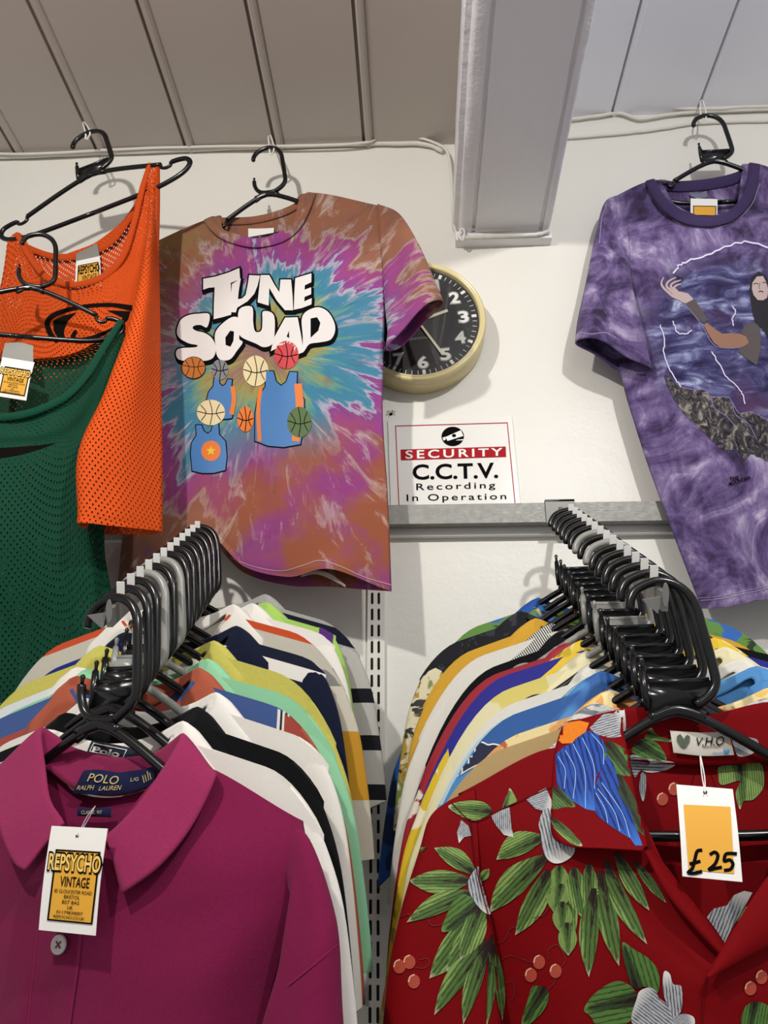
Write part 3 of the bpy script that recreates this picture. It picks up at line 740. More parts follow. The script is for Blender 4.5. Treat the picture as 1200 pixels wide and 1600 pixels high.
# ------------------------------------------------------------------ clothes hung against the wall
def cloth_mb(front, back, nv=60, nu=70, disp=None, n=None, mesh_uv=False):
    """front / back: control grids of world points; sewn along the sides, open at neck and hem"""
    mb = MB()
    for k, G in enumerate((front, back)):
        if G is None: continue
        A = surf(np.array([[tuple(p) for p in row] for row in G]), nv, nu)
        if disp and n is not None:
            for i in range(nv):
                for j in range(nu):
                    u, v = j/(nu-1), i/(nv-1); A[i, j] += np.array(n)*disp(u, v, k)*min(1, 8*u, 8*(1-u))
        uvs = None
        if mesh_uv:
            du = np.linalg.norm(np.diff(A, axis=1), axis=2); dv = np.linalg.norm(np.diff(A, axis=0), axis=2)
            U = np.concatenate([np.zeros((nv, 1)), np.cumsum(du, 1)], 1); Vv = np.concatenate([np.zeros((1, nu)), np.cumsum(dv, 0)], 0)
            uvs = np.stack([U, Vv], 2)
        mb.grid(A, flip=k == 1, uvs=uvs)
    return mb
def tube_cloth(O, I, depth, n=34, k=30, fold=.004, ph=0.0, nrm=(0, -1, 0), start=.3):
    """sleeve between an outer and an inner edge (world points)"""
    Oc, Ic = spl([tuple(p) for p in O], n), spl([tuple(p) for p in I], n); nr = np.array(nrm); A = np.zeros((n, k, 3))
    for j in range(n):
        f = j/(n-1)
        for q in range(k):
            a = 2*PI*q/k; c = .5+.5*math.cos(a)
            A[j, q] = Oc[j]*c+Ic[j]*(1-c)+nr*(math.sin(a)*depth*(start+(1-start)*f)+fold*math.sin(c*7+ph+f*2)*f)
    return MB().grid(A, closed=True)
def hanger_frame(pL, pR, base=None, s=None, sx=None):
    """hanger ends given as world points (and the foot of its hook); returns the hanger matrix"""
    X = (pR-pL).normalized(); Z = (Vector((0, 0, 1))-X*X.z).normalized(); Y = Z.cross(X); s = s or (pR-pL).length/.424
    M = Matrix((X, Y, Z)).transposed().to_4x4(); M.translation = ((pL+pR)/2+Z*.225*s) if base is None else (Vector(base)+Z*.150*s)
    return M @ Matrix.Diagonal((sx or s, s, s, 1)), -Y
def ribbon(P, Q, nrm, th, n=60, mat=None):
    """band between two edges, with its own thickness"""
    a, b = spl([tuple(p) for p in P], n), spl([tuple(p) for p in Q], n); nr = np.array(nrm)
    A = np.stack([a, a*.9+b*.1+nr*th, a*.5+b*.5+nr*th*1.15, a*.1+b*.9+nr*th, b], 1)
    return MB().grid(A)
def stringloop(px, py, Y, top, label):
    p = at(px, py, Y); m = MB(); tp = Vector(top)
    m.tube(spl([tuple(tp+Vector((-.003, 0, 0))), tuple(p+Vector((-.006, .002, .014))), tuple(p+Vector((-.003, 0, -.004))), tuple(p+Vector((.003, 0, -.004))), tuple(p+Vector((.006, -.002, .014))), tuple(tp+Vector((.003, 0, 0))), tuple(tp+Vector((-.003, 0, 0)))], 40), .0022, 6)
    return tag(put('string_loop', m, M_WHITE, None), label, 'string loop')

# --- tie-dye T-shirt
def tiedye():
    t = NT('tie_dye_cotton'); v = t.obj(); a = t.xyz(v)
    x = t.math('ADD', a[0], 0.0); z = t.math('ADD', a[2], TD[1]); x = t.math('ADD', x, TD[0])
    zk = t.math('ADD', .85, t.math('MULTIPLY', t.math('GREATER_THAN', z, 0.0), .45))
    r = t.math('SQRT', t.math('ADD', t.math('MULTIPLY', x, x), t.math('MULTIPLY', t.math('MULTIPLY', z, z), zk)))
    th = t.math('ARCTAN2', z, x)
    cs, sn = t.math('COSINE', th), t.math('SINE', th)
    sv = t.comb(t.math('MULTIPLY', cs, 6.5), t.math('MULTIPLY', sn, 6.5), t.math('MULTIPLY', r, 5))
    n1 = t.noise(sv, 1.0, 4, .6, .4); n2 = t.noise(v, 9, 4, .6)
    rr = t.math('ADD', r, t.math('MULTIPLY', t.math('SUBTRACT', n1, .5), .36)); rr = t.math('ADD', rr, t.math('MULTIPLY', t.math('SUBTRACT', n2, .5), .14))
    rr = t.math('MULTIPLY', rr, 1.9)
    base = t.ramp(rr, [(.0, '86606A'), (.12, '8F7556'), (.20, '94904F'), (.28, '5A8E84'), (.34, '3C7A94'), (.44, '457C96'), (.485, 'A9A3B4'), (.51, '7E4383'), (.58, '94417F'), (.66, '8E4270'), (.70, 'A48A80'), (.73, '895C4C'), (.86, '8F5C43'), (1.0, '7A5546')])
    # left side runs olive and brown, lower right runs rust, violet blots
    left = t.math('MULTIPLY', t.math('SUBTRACT', t.math('MULTIPLY', x, -1.0), .10), 5, True); left = t.math('MULTIPLY', left, t.ramp(t.math('ADD', z, .5), [(.40, 0.0), (.52, .75), (.8, .75)]))
    base = t.mix(left, base, t.mix(t.math('MULTIPLY', t.math('SUBTRACT', n2, .5), 8, True), '7E733F', '86503F'))
    low = t.math('MULTIPLY', t.math('SUBTRACT', t.math('MULTIPLY', z, -1.0), .16), 9, True)
    low = t.math('MULTIPLY', low, t.math('MULTIPLY', t.math('ADD', x, .16), 6, True))
    mg = t.math('MULTIPLY', t.math('SUBTRACT', t.noise(v, 6.5, 3, .5), .47), 9, True)
    base = t.mix(t.math('MULTIPLY', low, .92), base, t.mix(mg, '92513A', '8A3E76'))
    vio = t.math('MULTIPLY', t.math('SUBTRACT', t.noise(t.comb(a[0], 3.0, a[2]), 8, 3, .6), .60), 7, True)
    base = t.mix(t.math('MULTIPLY', vio, .75), base, '5A3A78')
    # pale undyed streaks along the radii
    st = t.noise(t.comb(t.math('MULTIPLY', cs, 11), t.math('MULTIPLY', sn, 11), t.math('MULTIPLY', r, 9)), 1.0, 5, .68, .8)
    wh = t.math('MULTIPLY', t.math('SUBTRACT', st, .56), 8, True)
    wh = t.math('MULTIPLY', wh, t.math('MULTIPLY', t.math('SUBTRACT', r, .05), 9, True))
    base = t.mix(t.math('MULTIPLY', wh, .62), base, 'BFAFA6')
    dk = t.math('MULTIPLY', t.math('SUBTRACT', t.noise(sv, 2.2, 4, .6), .60), 5, True)
    base = t.mix(t.math('MULTIPLY', dk, .55), base, '4c3548')
    weave(t, .3); return t.fin(base, .85, 0, .15, .1)
Yt = lambda px: 1.60+(px-218)*(1.50-1.60)/(600-218)
pL, pR = at(288, 352, Yt(288)), at(548, 302, Yt(548))
HMt, nrm_t = hanger_frame(pL, pR, at(417, 303, Yt(417)), .97)
hanger(HMt, 'black', 0, 'black plastic hanger of the tie-dye T-shirt, hung near the boards left of the beam')
Yt = lambda px: 1.60+(px-218)*(1.50-1.60)/(600-218)
def T_(px, py, b=0.0): return at(px, py, Yt(px)-b)
root_t = thing('tie_dye_shirt', HMt.to_translation(), 'tie-dye T-shirt with big white block lettering, hung on the wall beside the clock', 'T-shirt')
c_ = T_(415, 560); TD = (-(c_-HMt.to_translation()).x, -(c_-HMt.to_translation()).z)
M_TIE = tiedye()
FT = [[(213, 392, 0), (331, 340, .006), (352, 360, .024), (405, 371, .032), (455, 351, .026), (481, 302, .008), (597, 322, 0)],
      [(211, 430, .004), (310, 425, .02), (352, 428, .028), (408, 428, .034), (462, 422, .03), (520, 410, .024), (601, 400, .004)],
      [(210, 500, .004), (295, 505, .026), (345, 505, .032), (408, 506, .034), (470, 500, .034), (535, 498, .026), (601, 497, .004)],
      [(206, 640, .004), (285, 640, .028), (345, 642, .034), (405, 645, .036), (470, 643, .034), (538, 640, .028), (598, 638, .004)],
      [(198, 760, .004), (275, 765, .028), (335, 765, .038), (400, 775, .036), (470, 772, .034), (540, 770, .026), (606, 772, .004)],
      [(190, 850, .004), (258, 835, .026), (322, 815, .040), (385, 862, .038), (450, 872, .030), (535, 858, .030), (610, 866, .004)],
      [(184, 912, .004), (250, 880, .026), (318, 832, .040), (380, 884, .040), (448, 900, .028), (520, 892, .034), (612, 924, .004)]]
BT = [[(213, 392, 0), (331, 340, -.004), (352, 341, -.016), (405, 338, -.022), (455, 322, -.016), (481, 302, -.004), (597, 322, 0)]]
for k, row in enumerate(FT[1:]):
    BT.append([(p[0], p[1]+(7 if k == 5 and 1 <= i <= 5 else 0), p[2] if i in (0, 6) else (-.022 if k < 2 else -.010)) for i, p in enumerate(row)])
BT[-1] = [(184, 912, .004), (250, 884, -.01), (318, 842, -.01), (380, 894, -.01), (448, 914, -.012), (520, 918, -.012), (612, 924, .004)]
grid3 = lambda G, f: [[f(*p) for p in row] for row in G]
def foldT(u, v, k): return (.005*math.sin(u*21+v*3)*v+.009*math.sin(u*11+1.5*math.sin(v*4))*max(0, v-.35)+.003*noise.noise((u*9, v*9, k*5))) * (1 if k == 0 else .4)
bt = put('body', cloth_mb(grid3(FT, T_), grid3(BT, T_), 90, 90, foldT, nrm_t), M_TIE, root_t, world=True, merge=True)
S1 = tube_cloth([T_(590, 319), T_(624, 336, .02), T_(655, 385, .04), (at(676, 432, 1.425)), at(693, 470, 1.42)], [T_(598, 420, .0), T_(600, 450, .005), T_(603, 490, .012), at(606, 520, 1.465), at(603, 546, 1.455)], .030, fold=.010, ph=1.0, start=.35)
solid(put('sleeve', S1, M_TIE, root_t, world=True), .0018)
S2 = tube_cloth([T_(222, 389), T_(196, 400), T_(172, 430, .0), T_(150, 480), T_(138, 530)], [T_(212, 440), T_(211, 465), T_(208, 490), T_(206, 520), T_(203, 550)], .022, ph=2)
solid(put('sleeve', S2, M_TIE, root_t, world=True), .0018)
nf = [T_(331, 339, .008), T_(340, 352, .018), T_(354, 362, .028), T_(380, 370, .034), T_(408, 372, .036), T_(438, 363, .034), T_(460, 345, .028), T_(474, 322, .016), T_(481, 301, .010)]
no = [T_(318, 345, .008), T_(330, 360, .02), T_(348, 374, .030), T_(378, 384, .036), T_(408, 386, .038), T_(443, 377, .036), T_(468, 357, .030), T_(484, 328, .020), T_(493, 303, .010)]
bi = [T_(331, 338, 0), T_(355, 340, -.014), T_(405, 337, -.019), T_(455, 321, -.013), T_(481, 300, 0)]; bo = [T_(333, 346, 0), T_(356, 351, -.014), T_(405, 348, -.019), T_(455, 332, -.013), T_(479, 312, 0)]
nb = ribbon(nf, no, nrm_t, .0025); nb2 = ribbon(bi, bo, nrm_t, .003); nb.add(nb2.v, nb2.f); put('neckband', nb, M_TIE, root_t, world=True)
TT = bvh(bt)
M_THREAD = plain('pale_thread', 'B99BA0', .8)
hemline = [(360, 872), (400, 886), (440, 892), (472, 884), (500, 876), (530, 884), (570, 902), (611, 914)]
decal('hem_stitching', [stroke(hemline, 1.1, 60)], TT, M_THREAD, root_t, .0025, 4)
z5 = lambda x, y: (240+x/3, 850+y/3)
hs = put('seam_allowance', ribbon([T_(*z5(700, 125), .026), T_(*z5(760, 122), .024), T_(*z5(830, 140), .022), T_(*z5(900, 192), .010)], [T_(*z5(690, 155), .022), T_(*z5(760, 142), .020), T_(*z5(830, 166), .018), T_(*z5(900, 205), .008)], nrm_t, .001), fabric('pale_overlock', 'B9A6A2', .3), root_t, world=True)
lbl = put('neck_label', ribbon([T_(388, 357, -.0135), T_(408, 357, -.0145), T_(428, 356, -.0135)], [T_(388, 378, -.013), T_(408, 378, -.013), T_(428, 377, -.013)], nrm_t, .0006), M_WHITE, root_t, world=True)
# lettering
zt = lambda x, y: (260+x/4.2857, 400+y/4.2857)
LET = {
 'T': [(248, 155), (330, 140), (420, 112), (490, 82), (495, 158), (432, 182), (436, 300), (435, 395), (375, 412), (318, 425), (320, 320), (325, 212), (285, 215), (248, 228)],
 'U': [(440, 190), (500, 152), (485, 240), (480, 292), (510, 285), (532, 262), (545, 200), (556, 130), (628, 134), (612, 200), (590, 255), (545, 305), (475, 348), (466, 380), (430, 378), (432, 280)],
 'N': [(632, 130), (690, 130), (722, 190), (757, 244), (765, 160), (836, 160), (846, 270), (850, 365), (795, 365), (740, 300), (690, 215), (686, 334), (612, 312), (622, 220)],
 'E': [(864, 150), (972, 118), (971, 178), (928, 198), (926, 228), (970, 212), (970, 258), (926, 276), (924, 306), (974, 284), (972, 326), (910, 350), (854, 362), (858, 250)],
 'S': [(290, 393), (275, 478), (232, 464), (190, 468), (178, 486), (205, 504), (255, 516), (305, 550), (332, 610), (322, 672), (282, 700), (200, 704), (84, 695), (76, 626), (195, 613), (207, 598), (150, 586), (86, 548), (72, 500), (96, 432), (150, 398), (220, 388)],
 'O': [(328, 520), (368, 462), (438, 412), (488, 420), (498, 480), (488, 555), (512, 580), (474, 636), (430, 692), (372, 700), (340, 668), (330, 600)],
 'U2': [(488, 360), (574, 342), (582, 440), (592, 500), (616, 512), (640, 494), (645, 430), (650, 372), (722, 400), (722, 560), (700, 600), (650, 612), (600, 588), (500, 542), (486, 480)],
 'A': [(796, 415), (880, 412), (902, 530), (920, 645), (868, 665), (848, 600), (798, 585), (740, 620), (700, 640), (724, 545)],
 'D': [(912, 402), (1002, 346), (1076, 370), (1122, 440), (1130, 505), (1100, 562), (1030, 580), (958, 592), (918, 640), (914, 540)]}
HOLE = {'O': [(396, 548), (428, 502), (454, 508), (450, 570), (430, 610), (398, 598)], 'D': [(966, 420), (1010, 412), (1032, 450), (1018, 502), (966, 550)], 'A': [(822, 502), (806, 542), (824, 552)]}
rnd_ = lambda P, k: [tuple(p) for p in cspl(P, len(P)*4)] if k in ('S', 'O', 'D', 'U2') else P
polyT = {k: rnd_([zt(*p) for p in v], k) for k, v in LET.items()}
shadow = [[(x+1.5, y+4) for x, y in grow(p, 2.8)] for p in polyT.values()]
decal('letter_outline', [grow(p, 2.4) for p in polyT.values()]+shadow, TT, M_INK, root_t, .0032, 5)
M_PRINTW = plain('white_print', 'D8D3CF', .6)
decal('lettering', [[polyT[k], [zt(*p) for p in HOLE[k]]] if k in HOLE else polyT[k] for k in LET], TT, M_PRINTW, root_t, .0050, 5)
# below the words: plain basketball vests and balls
def vest(cx, cy, wd, ht, tilt=0):
    P = [(-.30, -.5), (-.16, -.5), (-.10, -.36), (.0, -.30), (.10, -.36), (.16, -.5), (.30, -.5), (.30, -.28), (.46, -.12), (.48, .2), (.42, .5), (.1, .55), (-.2, .54), (-.46, .48), (-.48, .1), (-.44, -.12), (-.30, -.28)]
    c, s = math.cos(tilt), math.sin(tilt); return [(cx+(x*wd*c-y*ht*s), cy+(x*wd*s+y*ht*c)) for x, y in P]
VB = plain('print_blue', '3F74AC', .6); VO = plain('print_orange', 'D9732A', .6); VR = plain('print_red', 'C23A3F', .6); VG = plain('print_green', '49622F', .6); VC = plain('print_cream', 'D8C79A', .6); VGY = plain('print_grey', '77787C', .6); VY = plain('print_yellow', 'D8B92F', .6)
v1, v2, v3 = vest(438, 637, 80, 112, .04), vest(326, 700, 58, 72, -.05), vest(346, 622, 46, 60, .1)
decal('vest_outline', [grow(p, 1.6) for p in (v1, v2, v3)], TT, M_INK, root_t, .0034, 6)
decal('vest_print', [v1, v2, v3], TT, VB, root_t, .0050, 6)
each('vest_panel', [stroke([(466, 600), (468, 640), (462, 690)], 12, 14), stroke([(408, 604), (404, 640), (406, 690)], 6, 14), disc(330, 705, 15, 16), stroke([(364, 604), (366, 625), (362, 648)], 7, 10)], TT, VO, root_t, .0062, 5)
decal('vest_star', [[(330+(8 if i % 2 == 0 else 3.4)*math.sin(i*PI/5), 705-(8 if i % 2 == 0 else 3.4)*math.cos(i*PI/5)) for i in range(10)]], TT, VY, root_t, .0074, 4)
decal('round_print', [disc(448, 555, 19, 22)], TT, VR, root_t, .0050, 5); decal('round_print', [disc(400, 580, 20, 24)], TT, VC, root_t, .0046, 5)
decal('round_print', [disc(468, 660, 19, 24)], TT, VG, root_t, .0064, 5); decal('round_print', [disc(330, 645, 22, 20)], TT, VC, root_t, .0064, 5)
decal('round_print', [disc(344, 578, 13, 16)], TT, VGY, root_t, .0050, 5); decal('round_print', [disc(384, 655, 13, 20)], TT, VO, root_t, .0044, 5)
for cx_, cy_, rx_, ry_ in ((448, 555, 19, 22), (400, 580, 20, 24), (468, 660, 19, 24), (330, 645, 22, 20), (344, 578, 13, 16), (384, 655, 13, 20)):
    for P in ([(-1, -.1), (0, .12), (1, -.05)], [(-.1, -1), (.1, 0), (-.05, 1)], [(-.75, -.62), (-.35, 0), (-.7, .66)], [(.65, -.7), (.4, 0), (.72, .62)]):
        decal('ball_seam', [stroke([(cx_+a*rx_*.97, cy_+b*ry_*.97) for a, b in P], 1.1, 12)], TT, M_INK, root_t, .0086, 5)
ballp = disc(303, 575, 18, 16.5, 36)
ol = decal('ball_outline', [grow(ballp, 1)], TT, M_INK, root_t, .0054, 5); decal('ball_print', [ballp], TT, plain('ball_orange', 'B56A2C', .6), root_t, .0066, 5)
each('ball_seam', [stroke([(286, 571), (303, 574), (320, 572)], 1, 12), stroke([(300, 559), (304, 575), (302, 591)], 1, 12), stroke([(290, 563), (296, 575), (291, 588)], 1, 12), stroke([(314, 562), (310, 575), (315, 587)], 1, 12)], TT, M_INK, root_t, .0076, 5)
stringloop(424, 238, 1.548, atz(421, 212, ZL-.001), 'white string loop holding the tie-dye shirt hanger under the boards')

# --- purple T-shirt
pL, pR = at(985, 308, 1.590), at(1245, 296, 1.570)
HMp, nrm_p = hanger_frame(pL, pR, at(1116, 251, 1.580), .97)
hanger(HMp, 'black', 1, 'black plastic hanger of the purple lightning T-shirt, right of the beam')
def purpledye():
    """marbled purple dye, with the soft-edged stormy sky of the print worked into it"""
    t = NT('purple_dye_cotton'); v = t.obj(); a = t.xyz(v)
    n1 = t.noise(v, 8, 5, .62, 1.6); n2 = t.noise(t.scl(v, (1, 1, .5), (0, .5, 0)), 30, 5, .7, 1.0)
    f = t.math('ADD', t.math('MULTIPLY', n1, .9), t.math('MULTIPLY', n2, .3))
    f = t.math('ADD', f, t.math('MULTIPLY', t.math('MULTIPLY', t.math('SUBTRACT', t.noise(v, 3.5, 2), .5), t.math('LESS_THAN', a[2], -.30)), .12))
    c = t.ramp(f, [(.43, '281E36'), (.51, '42335A'), (.59, '5E4C78'), (.67, '7B6A92'), (.75, 'A497B4'), (.85, 'CDC4D2')])
    dx = t.math('MULTIPLY', t.math('SUBTRACT', a[0], PC[0]), 1/.21); dz = t.math('MULTIPLY', t.math('SUBTRACT', a[2], PC[1]), 1/.24)
    rr = t.math('SQRT', t.math('ADD', t.math('MULTIPLY', dx, dx), t.math('MULTIPLY', dz, dz)))
    m = t.math('MULTIPLY', t.math('SUBTRACT', t.math('ADD', 1.05, t.math('MULTIPLY', t.math('SUBTRACT', n1, .5), .9)), rr), 3.0, True)
    g = t.noise(t.scl(v, (1, 1, 2.2)), 13, 6, .62, .8)
    sk = t.ramp(g, [(.36, '1B1638'), (.46, '2F2A52'), (.54, '47456F'), (.61, '6F7298'), (.70, 'A5AAC6'), (.8, 'CBD0E0')])
    sk = t.mix(t.math('MULTIPLY', t.math('SUBTRACT', t.noise(v, 5, 2), .55), 6, True), sk, '4B2C50')
    c = t.mix(m, c, sk); weave(t, .25); return t.fin(c, .8, 0, .2, .15)
_pc = at(1165, 510, 1.50)-HMp.to_translation(); PC = (_pc.x, _pc.z)
M_PUR = purpledye(); M_PURD = fabric('purple_neck_rib', '3F3256', .2)
Yp = lambda px: 1.592-(px-945)*.00008
def P_(px, py, b=0.0): return at(px, py, Yp(px)-b)
root_p = thing('purple_shirt', HMp.to_translation(), 'purple marbled T-shirt printed with a lightning storm and rocks, on the wall at right', 'T-shirt')
FP = [[(950, 312, 0), (1023, 282, .006), (1058, 322, .026), (1108, 337, .034), (1150, 320, .026), (1171, 256, .008), (1272, 290, 0)],
      [(960, 400, .004), (1015, 400, .022), (1060, 400, .03), (1110, 402, .036), (1160, 396, .03), (1215, 390, .02), (1300, 395, .004)],
      [(966, 560, .004), (1025, 562, .028), (1075, 560, .034), (1125, 558, .038), (1180, 552, .036), (1245, 545, .026), (1335, 550, .004)],
      [(1000, 690, .004), (1055, 694, .028), (1105, 692, .036), (1155, 690, .038), (1210, 684, .036), (1275, 676, .026), (1365, 680, .004)],
      [(1050, 830, .004), (1100, 835, .028), (1145, 832, .034), (1190, 826, .036), (1240, 820, .034), (1305, 812, .026), (1395, 806, .004)],
      [(1096, 951, .004), (1135, 949, .028), (1175, 940, .030), (1215, 932, .034), (1265, 926, .030), (1330, 915, .026), (1420, 902, .004)]]
BP = [[(950, 312, 0), (1023, 282, -.004), (1058, 284, -.018), (1108, 280, -.022), (1150, 270, -.016), (1171, 256, -.004), (1272, 290, 0)]]
for row in FP[1:]: BP.append([(p[0], p[1], p[2] if i in (0, 6) else -.022) for i, p in enumerate(row)])
def foldP(u, v, k): return (.008*math.sin(u*13+v*5)*v+.006*math.sin(u*23-v*7)*v+.004*noise.noise((u*10, v*12, 3+k*5)))*(1 if k == 0 else .4)
bp_ = put('body', cloth_mb(grid3(FP, P_), grid3(BP, P_), 90, 90, foldP, nrm_p), M_PUR, root_p, world=True, merge=True)
SP = tube_cloth([P_(975, 303), P_(946, 316, .004), P_(931, 365, .012), P_(916, 440, .02), at(903, 500, 1.56), at(899, 534, 1.56)], [P_(985, 430, .008), P_(988, 455, .02), P_(996, 490, .03), P_(1006, 530, .036), P_(1012, 560, .04), P_(1017, 582, .04)], .032, fold=.012, ph=.6, start=.3)
solid(put('sleeve', SP, M_PUR, root_p, world=True), .0018)
SP2 = tube_cloth([P_(1262, 292), P_(1292, 305), P_(1330, 350), P_(1365, 430), P_(1390, 520)], [P_(1300, 420), P_(1305, 450), P_(1310, 490), P_(1320, 520), P_(1325, 550)], .03)
solid(put('sleeve', SP2, M_PUR, root_p, world=True), .0018)
nf = [P_(1023, 280, .008), P_(1032, 297, .02), P_(1046, 314, .028), P_(1072, 331, .036), P_(1107, 338, .040), P_(1138, 330, .036), P_(1158, 308, .030), P_(1168, 282, .020), P_(1170, 255, .010)]
no = [P_(1008, 284, .008), P_(1020, 308, .022), P_(1038, 330, .032), P_(1068, 348, .039), P_(1107, 354, .042), P_(1146, 344, .039), P_(1172, 318, .032), P_(1184, 288, .022), P_(1188, 258, .010)]
bi = [P_(1023, 281, 0), P_(1058, 283, -.015), P_(1108, 279, -.019), P_(1150, 269, -.013), P_(1171, 255, 0)]; bo = [P_(1026, 294, 0), P_(1060, 299, -.015), P_(1108, 296, -.019), P_(1148, 287, -.013), P_(1167, 272, 0)]
nb = ribbon(nf, no, nrm_p, .003); nb2 = ribbon(bi, bo, nrm_p, .003); nb.add(nb2.v, nb2.f); put('neckband', nb, M_PURD, root_p, world=True)
TP = bvh(bp_); SPO = [o for o in root_p.children if o.name.startswith('sleeve')]; TPs = bvh(SPO[0])
M_LTH = plain('lilac_thread', '9A8AAA', .8)
decal('seam_stitching', [stroke([(1012, 296), (1020, 312), (1040, 334), (1068, 350), (1107, 357), (1146, 347), (1174, 320), (1187, 288)], 1.0, 60), stroke([(1088, 939), (1130, 935), (1175, 925), (1205, 918)], 1.0, 40), stroke([(1087, 935), (1130, 931), (1175, 921), (1205, 914)], .8, 40)], TP, M_LTH, root_p, .0036, 4)
decal('sleeve_stitching', [stroke([(948, 318), (940, 345), (937, 380)], 1.0, 24), stroke([(905, 519), (925, 522), (945, 520), (962, 528)], 1.0, 30)], TPs, M_LTH, root_p, .0036, 4)
zp = lambda x, y: (1020+x/3.639, 360+y/3.639)
# print: night sky glow, rocks, arm and head of a robed figure, lightning
def rockmat():
    t = NT('rock_print'); v = t.obj(); f = t.noise(t.scl(v, (1, 1, .6), (0, .6, 0)), 60, 6, .75, 1.5)
    c = t.ramp(f, [(.36, '17161B'), (.5, '38353A'), (.58, '6F6862'), (.66, 'A1978C'), (.74, '2a272c')]); t.fin(c, .8, 0, .15)
    u = t.xyz(t.uv())[0]; al = t.math('GREATER_THAN', t.math('ADD', t.math('MULTIPLY', u, 1.25), t.math('MULTIPLY', t.math('SUBTRACT', t.noise(v, 45, 5, .7), .5), 1.3)), 1.12)
    tr = t.n('ShaderNodeBsdfTransparent'); mx = t.n('ShaderNodeMixShader'); t.l(al, mx.inputs[0]); t.l(t.b.outputs[0], mx.inputs[1]); t.l(tr.outputs[0], mx.inputs[2]); t.l(mx.outputs[0], t.out.inputs[0]); return t.m
Zs = lambda L: [zp(*p) for p in L]
rocks = Zs([(60, 820), (90, 830), (120, 860), (150, 890), (240, 905), (300, 905), (330, 945), (420, 945), (450, 975), (490, 1040), (560, 1030), (610, 1050), (660, 1080), (660, 1330), (610, 1300), (560, 1270), (520, 1310), (440, 1320), (400, 1290), (360, 1220), (310, 1170), (250, 1110), (180, 1050), (120, 960), (80, 880)])
decal('rock_print', [rocks], TP, rockmat(), root_p, .0040, 6, (zp(440, 960), zp(330, 1240)))
M_SKIN = plain('printed_skin', '8A6552', .8); M_SKINL = plain('printed_pale_skin', 'AF9A98', .8); M_HAIR = plain('printed_dark_hair', '1B1920', .8); M_ROBE = plain('printed_grey_cloth', '4E4647', .8); M_BOLT = plain('printed_bolt', 'E6E0EC', .7); M_GLOW = plain('printed_lilac', '8277A6', .8)
decal('arm_print', [Zs([(305, 525), (350, 560), (395, 590), (440, 585), (500, 590), (545, 610), (560, 650), (500, 665), (440, 670), (380, 665), (345, 640), (315, 590), (290, 545)])], TP, M_SKIN, root_p, .0050, 5)
decal('sleeve_print', [Zs([(500, 585), (520, 545), (560, 520), (600, 540), (615, 600), (612, 680), (590, 770), (540, 735), (480, 690), (545, 640), (530, 605)]), Zs([(185, 418), (235, 392), (270, 440), (312, 510), (290, 530), (250, 505), (215, 460)])], TP, M_ROBE, root_p, .0056, 5)
hand_ = [Zs([(160, 350), (200, 360), (232, 392), (190, 420), (140, 395), (105, 380), (120, 345)])]
for f in ([(112, 375), (62, 330), (48, 300), (62, 268)], [(110, 352), (78, 318), (92, 290), (132, 268)], [(126, 348), (102, 318), (120, 298), (160, 284)], [(140, 350), (120, 330), (135, 314), (162, 306)], [(150, 380), (120, 360), (100, 340), (98, 330)]):
    hand_.append(stroke(Zs(f), 3.2, 16, [4.2, 3.6, 3.0, 1.6]))
decal('hand_print', hand_, TP, M_SKINL, root_p, .0050, 4)
decal('hair_print', [Zs([(600, 235), (560, 270), (550, 330), (555, 400), (565, 470), (580, 520), (620, 560), (660, 620), (660, 300), (640, 260)])], TP, M_HAIR, root_p, .0062, 5)
decal('face_print', [Zs([(565, 300), (590, 265), (625, 262), (645, 300), (655, 345), (648, 385), (625, 400), (595, 398), (572, 370), (562, 335)])], TP, M_SKINL, root_p, .0070, 4)
decal('face_features', [stroke(Zs([(570, 310), (585, 303), (600, 308)]), 1.2, 8), stroke(Zs([(622, 300), (635, 298), (646, 304)]), 1.2, 8), stroke(Zs([(600, 352), (612, 348), (626, 353)]), 1.6, 8), stroke(Zs([(608, 300), (602, 325), (608, 336)]), .8, 8)], TP, M_HAIR, root_p, .0078, 3)
def zig(P, seed, amp):
    rnd = random.Random(seed); Q = spl(P, 26); return [tuple(q+np.array((rnd.uniform(-amp, amp), rnd.uniform(-amp, amp)))) for q in Q]
bolts = [zig(Zs([(120, 240), (150, 205), (200, 175), (300, 150), (400, 105), (520, 65), (660, 100)]), 1, 2.2), zig(Zs([(40, 535), (65, 620), (62, 690), (90, 780), (130, 850), (160, 890)]), 2, 1.0), zig(Zs([(335, 690), (380, 770), (420, 840), (480, 890), (510, 940), (522, 985)]), 3, 1.0), zig(Zs([(115, 520), (140, 580), (185, 590), (225, 570)]), 4, 1.2), zig(Zs([(450, 430), (470, 470), (450, 500), (460, 545)]), 5, 1.0)]
def pstroke(P, wd):
    P = np.array(P); T = np.gradient(P, axis=0); T = T/np.linalg.norm(T, axis=1)[:, None]; N = np.stack([-T[:, 1], T[:, 0]], 1)*wd/2
    return [[tuple(P[i]+N[i]), tuple(P[i+1]+N[i+1]), tuple(P[i+1]-N[i+1]), tuple(P[i]-N[i])] for i in range(len(P)-1)]
for i, b in enumerate(bolts): decal('bolt_glow', pstroke(b, 4.0 if i == 0 else 2.4), TP, M_GLOW, root_p, .0046, 20)
for i, b in enumerate(bolts): decal('bolt_print', pstroke(b, 1.6 if i == 0 else 1.1), TP, M_BOLT, root_p, .0058, 20)
for P in ([(185, 425), (240, 490), (290, 560), (330, 635), (370, 665), (440, 672), (500, 668)], [(150, 890), (240, 908), (300, 908), (330, 948), (420, 948), (450, 978), (490, 1042), (560, 1034), (655, 1082)], [(330, 945), (350, 1010), (420, 1060), (470, 1120)], [(450, 978), (470, 1050), (540, 1100), (590, 1190)]):
    decal('edge_light', pstroke(spl(Zs(P), 24), 1.0), TP, M_GLOW, root_p, .0060, 20)
